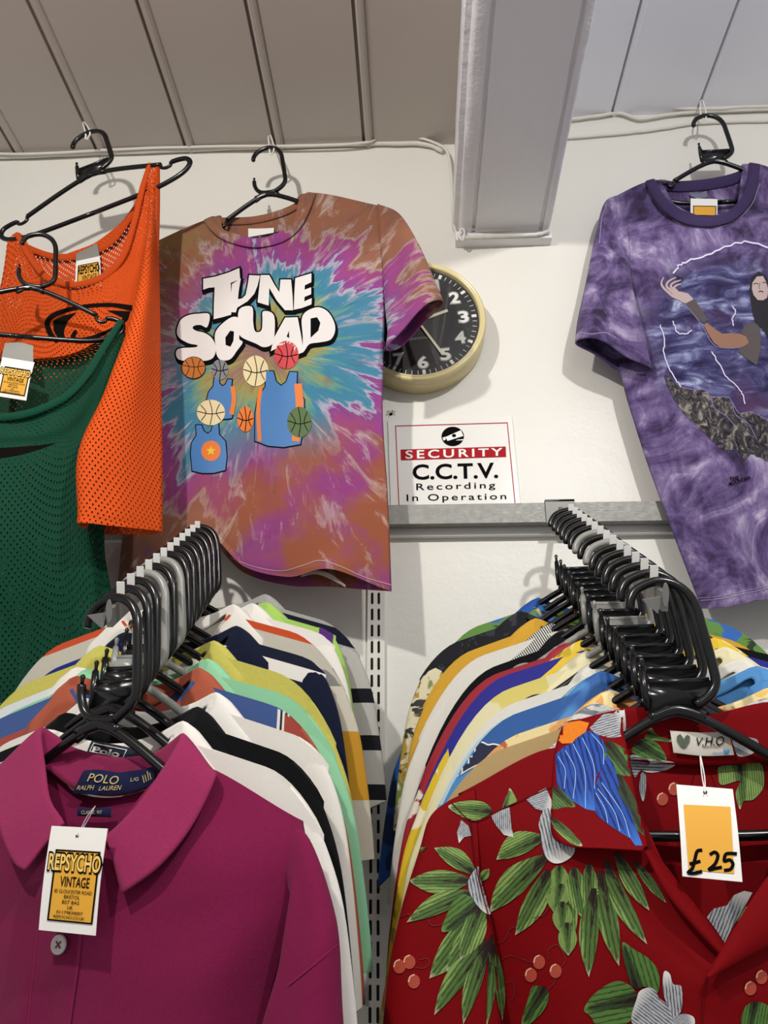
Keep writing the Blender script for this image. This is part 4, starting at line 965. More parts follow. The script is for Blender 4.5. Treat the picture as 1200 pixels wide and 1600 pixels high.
letters('lettering', [('THE', (zp(430, 1408), zp(486, 1396), zp(488, 1418), zp(432, 1430)), dict(bold=.03)), ('MOUNTAIN', (zp(428, 1434), zp(552, 1394), zp(554, 1418), zp(430, 1456)), dict(bold=.03))], TP, M_INK, root_p, .0036)
put('neck_label', ribbon([P_(1077, 300, -.012), P_(1090, 302, -.012), P_(1104, 298, -.012)], [P_(1080, 306, -.009), P_(1092, 310, -.009), P_(1105, 308, -.009)], nrm_p, .001), plain('grey_satin', '6E6F86', .3), root_p, world=True)
stringloop(1100, 184, 1.582, atz(1096, 158, ZR-.001), 'white string loop above the purple T-shirt hanger')
# small swing tags on these shirts
def tagcard(px4, f, label, th=.0007, panel=None, group=None, curl=0.0):
    TL, TR, BR, BL = [np.array(tuple(f(*p))) for p in px4]; n = 6
    A = np.array([[(TL*(1-j/n)+TR*j/n)*(1-i/n)+(BL*(1-j/n)+BR*j/n)*i/n for j in range(n+1)] for i in range(n+1)])
    nr = np.cross(TR-TL, BL-TL); nr = nr/np.linalg.norm(nr); nr = nr if nr[1] < 0 else -nr
    for i in range(n+1): A[i] += nr*curl*math.sin(PI*i/n)
    t = thing('price_tag', Vector(A[0].mean(0)), label, 'price tag', group)
    m = MB(); m.grid(A); B = A-nr*th; m.grid(B, flip=True)
    for e, g in ((A[0], B[0]), (A[-1], B[-1]), (A[:, 0], B[:, 0]), (A[:, -1], B[:, -1])): m.grid(np.stack([e, g]))
    return t, put('card', m, M_WHITE, t, smooth=False, world=True)
M_TAGY = plain('tag_yellow', 'E2A532', .6)
t, c = tagcard(((1079, 310), (1121, 311), (1121, 338), (1079, 337)), lambda x, y: P_(x, y, .004), 'white tag with a yellow panel inside the neck of the purple T-shirt')
TC = bvh(c); decal('print_panel', [[(1084, 322), (1118, 323), (1118, 338), (1084, 337)]], TC, M_TAGY, t, .0006, 10); decal('print_border', [framepoly([(1083, 321.5), (1119, 322), (1119, 338), (1083, 337)], 1.2)], TC, M_INK, t, .0009, 10)

# --- orange mesh jersey
def meshcloth(name, col, dark, pitch=.0056, hole=.30, el=1.0):
    t = NT(name); uv = t.uv(); vm = t.scl(uv, (1/pitch, el/pitch, 1), (0, 0, PI/4))
    vo = t.n('ShaderNodeTexVoronoi'); vo.inputs['Scale'].default_value = 1.0; vo.inputs['Randomness'].default_value = 0.0; t.l(vm, vo.inputs['Vector'])
    d = vo.outputs['Distance']; hol = t.math('LESS_THAN', d, hole)
    k = t.noise(t.obj(), 120, 4); c = t.mix(t.math('MULTIPLY', k, .5), col, dark)
    t.fin(c, .75, 0, .15); t.bump(t.math('MULTIPLY', d, -1), .4, .002)
    tr = t.n('ShaderNodeBsdfTransparent'); mx = t.n('ShaderNodeMixShader'); t.l(hol, mx.inputs[0]); t.l(t.b.outputs[0], mx.inputs[1]); t.l(tr.outputs[0], mx.inputs[2]); t.l(mx.outputs[0], t.out.inputs[0]); return t.m
M_ORM = meshcloth('orange_mesh', 'D95218', 'BC4411', .0070, .205, .66); M_ORS = fabric('orange_binding', 'C84A16', .08)
pL, pR = at(2, 372, 1.53), at(297, 258, 1.43)
HMo, nrm_o = hanger_frame(pL, pR, at(143, 272, 1.475), .92, (pR-pL).length/.424)
hanger(HMo, 'black', 'w1', 'black plastic hanger carrying the orange mesh jersey, hung from the boards at left')
root_o = thing('orange_jersey', HMo.to_translation(), 'orange mesh sports jersey with a black logo, behind the green one', 'jersey')
O_ = lambda px, py, Y: at(px, py, Y)
FO = [[(12, 372, 1.515), (34, 366, 1.51), (72, 428, 1.475), (120, 441, 1.46), (182, 408, 1.44), (228, 264, 1.44), (236, 262, 1.437), (242, 262, 1.436), (250, 264, 1.44)],
      [(4, 430, 1.52), (36, 436, 1.50), (78, 460, 1.475), (122, 470, 1.462), (178, 440, 1.445), (222, 360, 1.44), (232, 355, 1.42), (238, 352, 1.42), (248, 350, 1.45)],
      [(-12, 500, 1.53), (30, 505, 1.49), (80, 510, 1.47), (128, 515, 1.46), (172, 510, 1.455), (206, 500, 1.445), (207, 488, 1.37), (228, 480, 1.37), (250, 470, 1.44)],
      [(-30, 600, 1.53), (20, 605, 1.49), (80, 608, 1.47), (130, 610, 1.46), (168, 610, 1.46), (178, 606, 1.45), (168, 600, 1.34), (210, 600, 1.35), (252, 595, 1.43)],
      [(-40, 710, 1.53), (20, 715, 1.49), (80, 715, 1.47), (120, 715, 1.46), (146, 716, 1.46), (150, 716, 1.45), (123, 706, 1.32), (185, 714, 1.335), (254, 710, 1.42)],
      [(-50, 810, 1.53), (20, 818, 1.49), (80, 822, 1.47), (120, 822, 1.46), (146, 820, 1.46), (150, 818, 1.45), (121, 796, 1.32), (180, 800, 1.335), (254, 806, 1.415)],
      [(-52, 826, 1.53), (20, 834, 1.49), (80, 838, 1.47), (120, 838, 1.46), (146, 836, 1.46), (150, 834, 1.45), (121, 818, 1.32), (180, 822, 1.335), (254, 830, 1.415)]]
BO = [[(12, 372, 1.515), (40, 384, 1.525), (80, 397, 1.525), (122, 396, 1.52), (170, 376, 1.51), (205, 330, 1.49), (225, 290, 1.47), (238, 268, 1.45), (250, 264, 1.44)]]
for a_ in FO[1:]:
    l, r = a_[0], a_[-1]; BO.append([l]+[(l[0]+(r[0]-l[0])*f, l[1]+(r[1]-l[1])*f+6, 1.545+(1.50-1.545)*f) for f in np.linspace(.1, .93, 7)]+[r])
def foldO(u, v, k): return .003*noise.noise((u*8, v*10, k))+.0025*math.sin(v*16+u*22)*max(0, u-.6)
bo_ = put('body', cloth_mb(grid3(FO, O_), grid3(BO, O_), 90, 90, foldO, nrm_o, True), M_ORM, root_o, world=True, merge=True)
edge = [O_(31, 364, 1.508), O_(48, 396, 1.49), O_(72, 426, 1.471), O_(98, 438, 1.462), O_(124, 440, 1.456), O_(160, 428, 1.448), O_(188, 398, 1.438), O_(206, 345, 1.436), O_(218, 295, 1.436), O_(229, 262, 1.436)]
edo = [O_(23, 368, 1.508), O_(40, 400, 1.49), O_(66, 434, 1.470), O_(96, 447, 1.460), O_(124, 449, 1.454), O_(165, 436, 1.446), O_(196, 403, 1.436), O_(214, 348, 1.434), O_(226, 298, 1.434), O_(236, 262, 1.434)]
m = ribbon(edge, edo, nrm_o, .003); e2 = ribbon([O_(34, 378, 1.52), O_(80, 395, 1.522), O_(122, 394, 1.517), O_(170, 374, 1.507), O_(205, 328, 1.487), O_(228, 282, 1.46)], [O_(34, 388, 1.518), O_(80, 405, 1.520), O_(122, 405, 1.515), O_(174, 384, 1.505), O_(210, 336, 1.485), O_(232, 290, 1.458)], nrm_o, .003); m.add(e2.v, e2.f)
e3 = ribbon([O_(250, 262, 1.438), O_(250, 330, 1.445), O_(247, 400, 1.442), O_(236, 440, 1.40)], [O_(244, 262, 1.432), O_(243, 330, 1.436), O_(240, 400, 1.43), O_(230, 440, 1.39)], nrm_o, .003); m.add(e3.v, e3.f)
put('neck_binding', m, M_ORS, root_o, world=True)
TO = bvh(bo_); M_LOGO = plain('black_print', '110E0C', .8, 0, .05)
zo = lambda x, y: (x/3, 180+y/3)
decal('logo_print', [stroke([zo(620, 905), zo(520, 890), zo(400, 897), zo(280, 925), zo(225, 965), zo(235, 1020), zo(270, 1065)], 7, 40, [9, 6, 6, 7, 8, 9, 6]), [zo(250, 965), zo(300, 940), zo(360, 925), zo(320, 965), zo(300, 1010), zo(305, 1065), zo(275, 1050), zo(252, 1010)], [zo(500, 915), zo(612, 920), zo(600, 960), zo(555, 1000), zo(575, 950)], stroke([zo(355, 1010), zo(345, 1050), zo(400, 1055), zo(470, 1030), zo(540, 995)], 6, 30, [5, 9, 9, 6, 3])], TO, M_LOGO, root_o, .0035, 5)
t, c = tagcard(((119, 408), (156, 400), (158, 446), (117, 452)), lambda x, y: at(x, y, 1.500), 'white tag with a yellow print hanging inside the neck of the orange jersey')
TC = bvh(c); pq = [(122, 415), (154, 409), (156, 446), (120, 452)]; decal('print_panel', [pq], TC, M_TAGY, t, .0006, 10); decal('print_border', [framepoly(pq, 1.2)], TC, M_INK, t, .0009, 10)
letters('lettering', [('REPSYCHO', ((122, 417), (155, 411), (156, 424), (122, 430)), dict(bold=.03)), ('VINTAGE', ((128, 431), (151, 427), (152, 435), (128, 439)), dict(bold=.01))], TC, M_INK, t, .0012)
put('neck_label', ribbon([at(120, 396, 1.512), at(136, 388, 1.510), at(152, 380, 1.508)], [at(119, 408, 1.503), at(137, 404, 1.502), at(156, 400, 1.501)], nrm_o, .001), plain('grey_satin_label', '8A8884', .3), root_o, world=True)
stringloop(136, 214, HMo.to_translation().y, atz(131, 192, ZL-.001), 'white string loop holding the orange jersey hanger')

# --- green mesh jersey, hung from the orange one's hanger
M_GRM = meshcloth('green_mesh', '0D4430', '093524', .0074, .19, .72); M_GRS = fabric('green_binding', '0E4431', .08)
pL, pR = at(-118, 478, 1.34), at(194, 506, 1.42)
HMg, nrm_g = hanger_frame(pL, pR)
hanger(HMg, 'black', 'w0', 'black plastic hanger hooked over another hanger, carrying the green mesh jersey')
root_g = thing('green_jersey', HMg.to_translation(), 'dark green mesh sports jersey with a black swoosh, in front of the orange one', 'jersey')
FG = [[(-175, 470, 1.33), (-140, 470, 1.335), (-75, 625, 1.33), (0, 648, 1.335), (100, 618, 1.355), (156, 545, 1.395), (194, 502, 1.418)],
      [(-200, 580, 1.34), (-150, 590, 1.335), (-80, 665, 1.33), (5, 680, 1.335), (100, 660, 1.36), (160, 600, 1.395), (196, 570, 1.43)],
      [(-220, 690, 1.37), (-150, 700, 1.35), (-75, 712, 1.34), (10, 715, 1.345), (85, 712, 1.365), (140, 705, 1.395), (176, 700, 1.435)],
      [(-230, 830, 1.40), (-150, 840, 1.37), (-70, 845, 1.36), (10, 848, 1.365), (85, 848, 1.385), (135, 848, 1.405), (163, 846, 1.44)],
      [(-235, 960, 1.43), (-150, 970, 1.41), (-70, 975, 1.40), (10, 978, 1.405), (90, 978, 1.42), (145, 972, 1.435), (180, 960, 1.46)],
      [(-240, 1110, 1.47), (-150, 1120, 1.45), (-70, 1125, 1.44), (10, 1126, 1.445), (90, 1122, 1.455), (150, 1112, 1.465), (186, 1100, 1.485)]]
BG = [[(-175, 470, 1.33), (-140, 478, 1.38), (-75, 545, 1.40), (0, 560, 1.405), (100, 556, 1.41), (156, 530, 1.42), (194, 502, 1.418)]]
for a_ in FG[1:]:
    l, r = a_[0], a_[-1]; BG.append([l]+[(l[0]+(r[0]-l[0])*f, l[1]+(r[1]-l[1])*f+6, (l[2]*(1-f)+r[2]*f)+.03) for f in np.linspace(.12, .88, 5)]+[r])
def foldG(u, v, k): return .0035*noise.noise((u*8, v*8, 9+k))+.014*math.sin(u*15+v*2)*v*(.35+.65*v)
bg_ = put('body', cloth_mb(grid3(FG, O_), grid3(BG, O_), 90, 90, foldG, nrm_g, True), M_GRM, root_g, world=True, merge=True)
edge = [O_(-140, 468, 1.332), O_(-75, 623, 1.328), O_(-40, 643, 1.328), O_(0, 646, 1.331), O_(50, 638, 1.338), O_(100, 615, 1.351), O_(130, 584, 1.37), O_(154, 545, 1.391), O_(184, 500, 1.412)]
edo = [O_(-150, 472, 1.332), O_(-85, 632, 1.327), O_(-45, 655, 1.327), O_(0, 658, 1.329), O_(53, 649, 1.336), O_(106, 624, 1.349), O_(140, 589, 1.368), O_(165, 549, 1.389), O_(194, 502, 1.410)]
put('neck_binding', ribbon(edge, edo, nrm_g, .003), M_GRS, root_g, world=True)
TG = bvh(bg_)
decal('swoosh_print', [[(-70, 690), (-40, 712), (0, 716), (30, 711), (62, 702), (88, 692), (60, 696), (20, 699), (-20, 701), (-50, 697)]], TG, M_LOGO, root_g, .0035, 5)
ylab = 1.385
put('neck_label', ribbon([at(8, 536, ylab), at(30, 535, ylab), at(52, 540, ylab)], [at(2, 562, ylab-.008), at(26, 562, ylab-.008), at(52, 566, ylab-.008)], nrm_g, .001), plain('silver_label', '9A9892', .3), root_g, world=True)
t, c = tagcard(((4, 558), (54, 566), (41, 626), (-9, 618)), lambda x, y: at(x, y, 1.365), 'white tag with yellow print hanging at the neck of the green jersey', curl=.003)
TC = bvh(c)
def kepsytag(t, TC, bl, small=True):
    """bl(u,v) maps the card (0..1, 0..1) to the photograph"""
    q = lambda a, b, c_, d: (bl(a, b), bl(c_, b), bl(c_, d), bl(a, d))
    pq = list(q(.13, .22, .93, .90)); decal('print_panel', [pq], TC, M_TAGY, t, .0006, 12)
    decal('print_border', [framepoly(pq, 1.6 if small else 2.6)], TC, M_INK, t, .0009, 12)
    letters('logo_shadow', [('REPSYCHO', q(.02, .24, .98, .44), dict(bold=.07))], TC, M_INK, t, .0012)
    letters('logo_lettering', [('REPSYCHO', q(.04, .26, .96, .42), dict(bold=.02))], TC, plain('logo_yellow', 'F0C868', .6), t, .0016)
    letters('lettering', [('VINTAGE', q(.28, .47, .80, .57), dict(bold=.01)), ('85 GLOUCESTER ROAD', q(.20, .595, .86, .63)), ('BRISTOL', q(.38, .645, .66, .68)), ('BS7 8AS', q(.36, .695, .66, .73)), ('UK', q(.46, .745, .56, .78)), ('01179830007', q(.28, .795, .74, .825)), ('REPSYCHO.CO.UK', q(.24, .84, .78, .87))], TC, M_INK, t, .0012)
def blq(TL, TR, BR, BL):
    TL, TR, BR, BL = map(np.array, (TL, TR, BR, BL)); return lambda u, v: tuple((TL*(1-u)+TR*u)*(1-v)+(BL*(1-u)+BR*u)*v)
kepsytag(t, TC, blq((4., 558), (54, 566), (41, 626), (-9, 618)))
stringloop(722, 372, YW-.04, at(722, 358, YW-.04), 'white string loop with a tiny hook hanging at the lower left corner of the beam')
# ------------------------------------------------------------------ front shirt of the left row
def frame_of(M):
    p0 = M.to_translation(); n = (M.to_3x3() @ Vector((0, -1, 0))).normalized(); return p0, n
p0L, nL = frame_of(LM[0])
m_ = lambda px, py, b=0.0: onplane(px, py, p0L, nL, b)
M_MAG = fabric('magenta_pique', '781842', .14, strength=.4); M_MAGD = fabric('magenta_tape', '86204A', .1); M_MAGR = fabric('magenta_rib', '9A2C5A', .1, strength=.7)  # rib paler than the body: brighter light on the collar put into its colour
def hexmag(): pass
root_m = thing('polo_shirt', LM[0].to_translation(), 'magenta polo shirt with an open collar at the front of the left row', 'shirt', POLOS)
FM = [[(-85, 1292, 0), (55, 1200, .004), (78, 1290, .045), (110, 1398, .060), (165, 1318, .058), (288, 1192, .006), (474, 1283, 0)],
      [(-108, 1350, .006), (25, 1350, .040), (80, 1375, .055), (115, 1415, .064), (195, 1385, .060), (330, 1330, .040), (478, 1330, .006)],
      [(-118, 1440, .006), (10, 1450, .046), (70, 1465, .060), (112, 1470, .068), (205, 1470, .062), (345, 1445, .044), (462, 1420, .006)],
      [(-124, 1600, .006), (5, 1605, .050), (55, 1608, .062), (98, 1610, .068), (190, 1612, .062), (315, 1610, .046), (418, 1600, .006)],
      [(-120, 1820, .006), (0, 1830, .05), (45, 1834, .062), (85, 1838, .068), (180, 1838, .062), (300, 1835, .046), (400, 1820, .006)],
      [(-110, 2250, .006), (0, 2270, .05), (40, 2275, .06), (80, 2280, .066), (180, 2280, .06), (290, 2270, .046), (390, 2250, .006)]]
BM = [[(-85, 1292, 0), (62, 1200, -.008), (118, 1238, -.020), (180, 1246, -.023), (238, 1230, -.020), (282, 1192, -.008), (474, 1283, 0)]]
for i, row in enumerate(FM[1:]): BM.append([(p[0], p[1], p[2] if j in (0, 6) else -.011) for j, p in enumerate(row)])
def foldM(u, v, k):
    f = .004*noise.noise((u*6, v*7, 1+k)); f += .010*math.sin(u*9+.6)*max(0, v-.25) if k == 0 else 0
    return f
bm_ = put('body', cloth_mb(grid3(FM, m_), grid3(BM, m_), 90, 90, foldM, nL), M_MAG, root_m, world=True, merge=True)
SM = tube_cloth([m_(452, 1296, .000), m_(476, 1300, .004), m_(500, 1348, .012), m_(522, 1421, .018), m_(530, 1474, .022), m_(533, 1558, .024), m_(537, 1650, .026), m_(540, 1760, .026)],
                [m_(452, 1390, .012), m_(456, 1405, .016), m_(452, 1430, .020), m_(446, 1470, .024), m_(438, 1520, .026), m_(415, 1600, .028), m_(400, 1680, .03), m_(392, 1780, .03)], .030, n=44, fold=.006, ph=.8, nrm=nL, start=.22)
sm_ = put('sleeve', SM, M_MAG, root_m, world=True)
SM2 = tube_cloth([m_(-70, 1285, 0), m_(-95, 1310, .004), m_(-130, 1370, .01), m_(-150, 1480, .014), m_(-160, 1600, .014), m_(-165, 1720, .014)], [m_(-100, 1420, .01), m_(-100, 1440, .01), m_(-102, 1480, .014), m_(-106, 1540, .014), m_(-110, 1640, .014), m_(-112, 1740, .014)], .024, nrm=nL, ph=2)
put('sleeve', SM2, M_MAG, root_m, world=True)
TS = bvh(sm_)
decal('sleeve_seam', [stroke([(450, 1540), (478, 1518), (505, 1494), (531, 1472)], 2.2, 30)], TS, M_MAGD, root_m, .0012, 4)
def collar_hero(rows, f, name, mat, parent, n=80, th=.0028):
    """stations (base, fold, outer), each (px, py, bulge), from the viewer's left front round the neck to the right front"""
    B, F, O = ([tuple(f(r[k][0], r[k][1], r[k][2]*(.72 if r[k][2] < 0 else 1))) for r in rows] for k in range(3)); B, F, O = spl(B, n), spl(F, n), spl(O, n); A = []
    nr = np.array(nL)
    for j in range(n):
        b, q, o = B[j], F[j], O[j]; d = (o-b); d = d/np.linalg.norm(d)*.004
        A.append(spl([b, b*.4+q*.6-d*.2, q-d*.3+np.array((0, 0, .0008)), q*.82+o*.18+np.array((0, 0, .002))+d*.2, (q+o)/2+np.array((0, 0, .002)), q*.2+o*.8, o], 20))
    o = put(name, MB().grid(np.array(A)), mat, parent, world=True); solid(o, th); return o
CM = [((96, 1300, .056), (97, 1291, .064), (39, 1360, .074)), ((92, 1292, .054), (94, 1284, .062), (22, 1347, .070)), ((76, 1262, .046), (74, 1250, .052), (2, 1302, .060)), ((68, 1222, .028), (67, 1200, .032), (-8, 1240, .036)),
      ((64, 1198, .006), (62, 1142, .010), (-2, 1198, .012)), ((82, 1208, -.006), (84, 1150, -.010), (40, 1185, -.016)), ((122, 1236, -.017), (112, 1170, -.022), (100, 1222, -.030)), ((180, 1244, -.020), (176, 1186, -.026), (178, 1238, -.033)),
      ((236, 1228, -.017), (238, 1180, -.022), (256, 1216, -.030)), ((268, 1200, -.006), (270, 1160, -.010), (306, 1196, -.016)), ((280, 1192, .006), (286, 1150, .010), (334, 1206, .012)), ((262, 1225, .028), (264, 1192, .032), (334, 1222, .030)),
      ((215, 1278, .046), (216, 1262, .052), (300, 1290, .050)), ((172, 1318, .058), (172, 1306, .064), (250, 1352, .068)), ((166, 1322, .060), (166, 1312, .066), (191, 1396, .076))]
cm_ = collar_hero(CM, m_, 'collar', M_MAGR, root_m)
TM = bvh(bm_)
pk = decal('placket', [[(62, 1430), (132, 1430), (126, 1500), (112, 1600), (104, 1680), (34, 1680), (42, 1600), (54, 1500)]], TM, M_MAG, root_m, .0045, 8)
decal('placket_stitching', pstroke(spl([(64, 1430), (56, 1500), (44, 1600), (36, 1680)], 20), 1.6)+pstroke(spl([(130, 1430), (124, 1500), (110, 1600), (102, 1680)], 20), 1.6), TM, M_MAGD, root_m, .0058, 20)
def button(px, py, f, b, r, n, parent, mat):
    c = f(px, py, b); zt_ = n; x = Vector((0, 0, 1)).cross(n).normalized(); y = n.cross(x); M = Matrix((x, y, n)).transposed().to_4x4(); M.translation = c
    m = MB(); m.lathe([(.0001, .0008), (r*.62, .0008), (r*.72, .0018), (r*.9, .0020), (r, .0012), (r, -.001), (.0001, -.001)], M, 32); o = put('button', m, mat, parent, world=True)
    h = MB()
    for dx in (-1, 1):
        for dy in (-1, 1):
            h.add([M @ Vector((dx*r*.24+r*.13*math.cos(q), dy*r*.24+r*.13*math.sin(q), .0011)) for q in np.linspace(0, 2*PI, 11)[:-1]], [tuple(range(10))])
    h.add([M @ Vector((dx*r*.2, dy*r*.2, .00095)) for dx, dy in ((-1, -1), (1, -1), (1, 1), (-1, 1))], [(0, 1, 2, 3)])
    put('button_thread', h, plain('button_thread', '6a2a3e', .8), o, smooth=False, world=True); return o
bt_ = TM.ray_cast(CAM, ray(92, 1476).normalized())[0]; bb = (bt_-p0L).dot(nL)
button(92, 1476, m_, bb+.0065, .0088, nL, root_m, plain('shell_button', 'CFC4BC', .25, 0, .6))
# neck labels
M_NAVL = fabric('navy_label', '1C2146', .08, strength=.3); M_GOLDT = plain('gold_thread', 'D3BE78', .6)
zm = lambda x, y: (60+x/4.444, 1120+y/4.444)
TCm = bvh(cm_)
def floatlabel(name, poly, b, mat, parent, f, th=.0012):
    """sewn label following the neck"""
    top, bot = poly; return put(name, ribbon([f(*p, b(i)*.72) for i, p in enumerate(top)], [f(*p, b(i)*.72) for i, p in enumerate(bot)], nL, th), mat, parent, world=True)
l1 = floatlabel('neck_label', ([zm(318, 372), zm(400, 366), zm(480, 374), zm(560, 386), zm(640, 376), zm(735, 362), zm(818, 340)], [zm(240, 532), zm(340, 538), zm(440, 540), zm(520, 538), zm(605, 528), zm(710, 502), zm(805, 470)]), lambda i: [-.0100, -.0125, -.0145, -.0150, -.0145, -.0125, -.0095][i], M_NAVL, root_m, m_)
TLb = bvh(l1)
letters('lettering', [('POLO', (zm(352, 390), zm(566, 414), zm(556, 472), zm(340, 448)), dict(shear=.25)), ('RALPH', (zm(276, 478), zm(394, 474), zm(388, 508), zm(268, 506)), dict(shear=.2)), ('LAUREN', (zm(428, 484), zm(584, 474), zm(578, 508), zm(420, 512)), dict(shear=.2)), ('L/G', (zm(648, 424), zm(702, 420), zm(698, 444), zm(642, 450)))], TLb, M_GOLDT, l1, .0016)
decal('label_bars', [stroke([zm(728+i*16, 408+d), zm(740+i*16, 458-i*8)], 1.3, 6) for i, d in enumerate((0, -4, -30, -18))], TLb, M_GOLDT, l1, .0016, 6)
l2 = floatlabel('fit_label', ([zm(276, 630), zm(390, 634), zm(512, 628)], [zm(274, 688), zm(388, 694), zm(510, 698)]), lambda i: -.0085, M_NAVL, root_m, m_)
letters('lettering', [('CLASSIC FIT', (zm(302, 652), zm(446, 652), zm(446, 674), zm(302, 676)))], bvh(l2), M_GOLDT, l2, .0016)
# swing tag of the magenta polo
t_m, c_m = tagcard([zm(92, 757), zm(480, 776), zm(396, 1520), zm(2, 1480)], lambda x, y: m_(x, y, .092 if y > 1400 else .084), 'white swing tag with yellow shop print hanging on the magenta polo', curl=.002)
TCm2 = bvh(c_m)
kepsytag(t_m, TCm2, blq(zm(92, 757), zm(480, 776), zm(396, 1520), zm(2, 1480)), False)
decal('tag_hole', [disc(*zm(270, 828), 2.2, 1.8)], TCm2, M_INK, t_m, .0009, 3)
sp_ = MB(); sp_.tube(spl([tuple(m_(*zm(270, 826), .087)), tuple(m_(*zm(300, 770), .075)), tuple(m_(*zm(340, 690), .02)), tuple(m_(*zm(395, 620), -.006))], 24), .0007, 6)
sp_.tube(spl([tuple(m_(*zm(270, 826), .087)), tuple(m_(*zm(318, 760), .07)), tuple(m_(*zm(352, 700), .02)), tuple(m_(*zm(395, 620), -.006))], 24), .0007, 6)
put('string', sp_, plain('clear_string', 'C9B0B8', .3), t_m, world=True)
# navy woven label inside the white polo behind
sw = SH[('L', 1)]; p1, n1 = frame_of(LM[1]); f1 = lambda px, py, b=0.0: onplane(px, py, p1, n1, b)
l3 = put('neck_label', ribbon([f1(*zm(372, 165), .0), f1(*zm(520, 190), -.001), f1(*zm(720, 232), .0)], [f1(*zm(318, 300), .0), f1(*zm(500, 320), -.001), f1(*zm(690, 345), .0)], n1, .0008), plain('dark_navy_label', '161D2E', .7), sw, world=True)
TL3 = bvh(l3)
letters('lettering', [('Polo', (zm(388, 205), zm(575, 240), zm(562, 282), zm(372, 246)), dict(bold=.03))], TL3, M_WHITE, l3, .0014)
decal('label_border', [framepoly([zm(385, 180), zm(620, 228), zm(590, 292), zm(355, 240)], 1.3)], TL3, M_WHITE, l3, .0012, 8)

# ------------------------------------------------------------------ front shirt of the right row
p0R, nR = frame_of(RMx[0])
r_ = lambda px, py, b=0.0: onplane(px, py, p0R, nR, b)
M_REDC = fabric('red_viscose', '74030A', .06, .75, .12, 0); M_REDIN = fabric('red_viscose_reverse', '74030A', .05, .7, .2); M_REDS = fabric('red_seam', '520307', .05)
root_r = thing('hawaiian_shirt', RMx[0].to_translation(), 'red Hawaiian shirt with green leaves and grey flowers at the front of the right row', 'shirt', HAW)
FR = [[(716, 1240, 0), (872, 1168, .004), (978, 1240, .036), (1050, 1372, .052), (1128, 1478, .060), (1205, 1360, .052), (1262, 1250, .036), (1360, 1170, .004), (1500, 1250, 0)],
      [(724, 1300, .006), (862, 1285, .034), (962, 1345, .046), (1046, 1430, .056), (1128, 1500, .066), (1212, 1420, .058), (1278, 1335, .048), (1374, 1285, .034), (1505, 1300, .006)],
      [(744, 1410, .006), (870, 1415, .044), (955, 1440, .052), (1040, 1490, .058), (1118, 1535, .068), (1215, 1490, .060), (1290, 1440, .052), (1385, 1410, .044), (1515, 1400, .006)],
      [(766, 1600, .006), (880, 1605, .046), (955, 1608, .054), (1035, 1612, .058), (1105, 1615, .066), (1215, 1610, .060), (1300, 1605, .054), (1400, 1600, .046), (1535, 1590, .006)],
      [(800, 1850, .006), (890, 1860, .046), (965, 1862, .054), (1045, 1866, .058), (1120, 1868, .064), (1230, 1862, .060), (1320, 1858, .054), (1425, 1850, .046), (1560, 1840, .006)],
      [(820, 2250, .006), (905, 2265, .046), (985, 2268, .054), (1065, 2270, .058), (1150, 2270, .062), (1255, 2266, .058), (1345, 2262, .052), (1450, 2255, .044), (1590, 2240, .006)]]
BR = [[(716, 1240, 0), (872, 1168, -.004), (960, 1182, -.018), (1030, 1192, -.022), (1112, 1196, -.024), (1195, 1190, -.022), (1270, 1180, -.018), (1360, 1170, -.004), (1500, 1250, 0)]]
for row in FR[1:]: BR.append([(p[0], p[1], p[2] if j in (0, 8) else -.011) for j, p in enumerate(row)])
def foldR(u, v, k):
    if k: return .002*noise.noise((u*8, v*8, 4))
    return .003*noise.noise((u*7, v*8, 2))+.007*math.sin(u*16+1.0)*max(0, v-.2)
br_ = put('body', cloth_mb(grid3(FR, r_), grid3(BR, r_), 90, 110, foldR, nR), M_REDC, root_r, world=True, merge=True)
SRd = tube_cloth([r_(742, 1232, .002), r_(700, 1252, .006), r_(671, 1278, .012), r_(655, 1330, .018), r_(630, 1410, .024), r_(610, 1500, .028), r_(600, 1590, .03), r_(594, 1680, .03), r_(590, 1800, .03)],
                 [r_(752, 1390, .012), r_(758, 1400, .014), r_(762, 1415, .016), r_(768, 1440, .02), r_(774, 1475, .024), r_(778, 1530, .026), r_(786, 1610, .028), r_(790, 1690, .03), r_(792, 1810, .03)], .030, n=44, fold=.005, ph=.3, nrm=nR, start=.22)
sr_ = put('sleeve', SRd, M_REDC, root_r, world=True)
SRd2 = tube_cloth([r_(1485, 1242, 0), r_(1520, 1260, .004), r_(1560, 1330, .01), r_(1590, 1430, .014), r_(1610, 1560, .014), r_(1620, 1700, .014)], [r_(1500, 1400, .01), r_(1500, 1420, .01), r_(1505, 1450, .014), r_(1510, 1520, .014), r_(1515, 1610, .014), r_(1518, 1720, .014)], .024, nrm=nR, ph=2)
put('sleeve', SRd2, M_REDC, root_r, world=True)
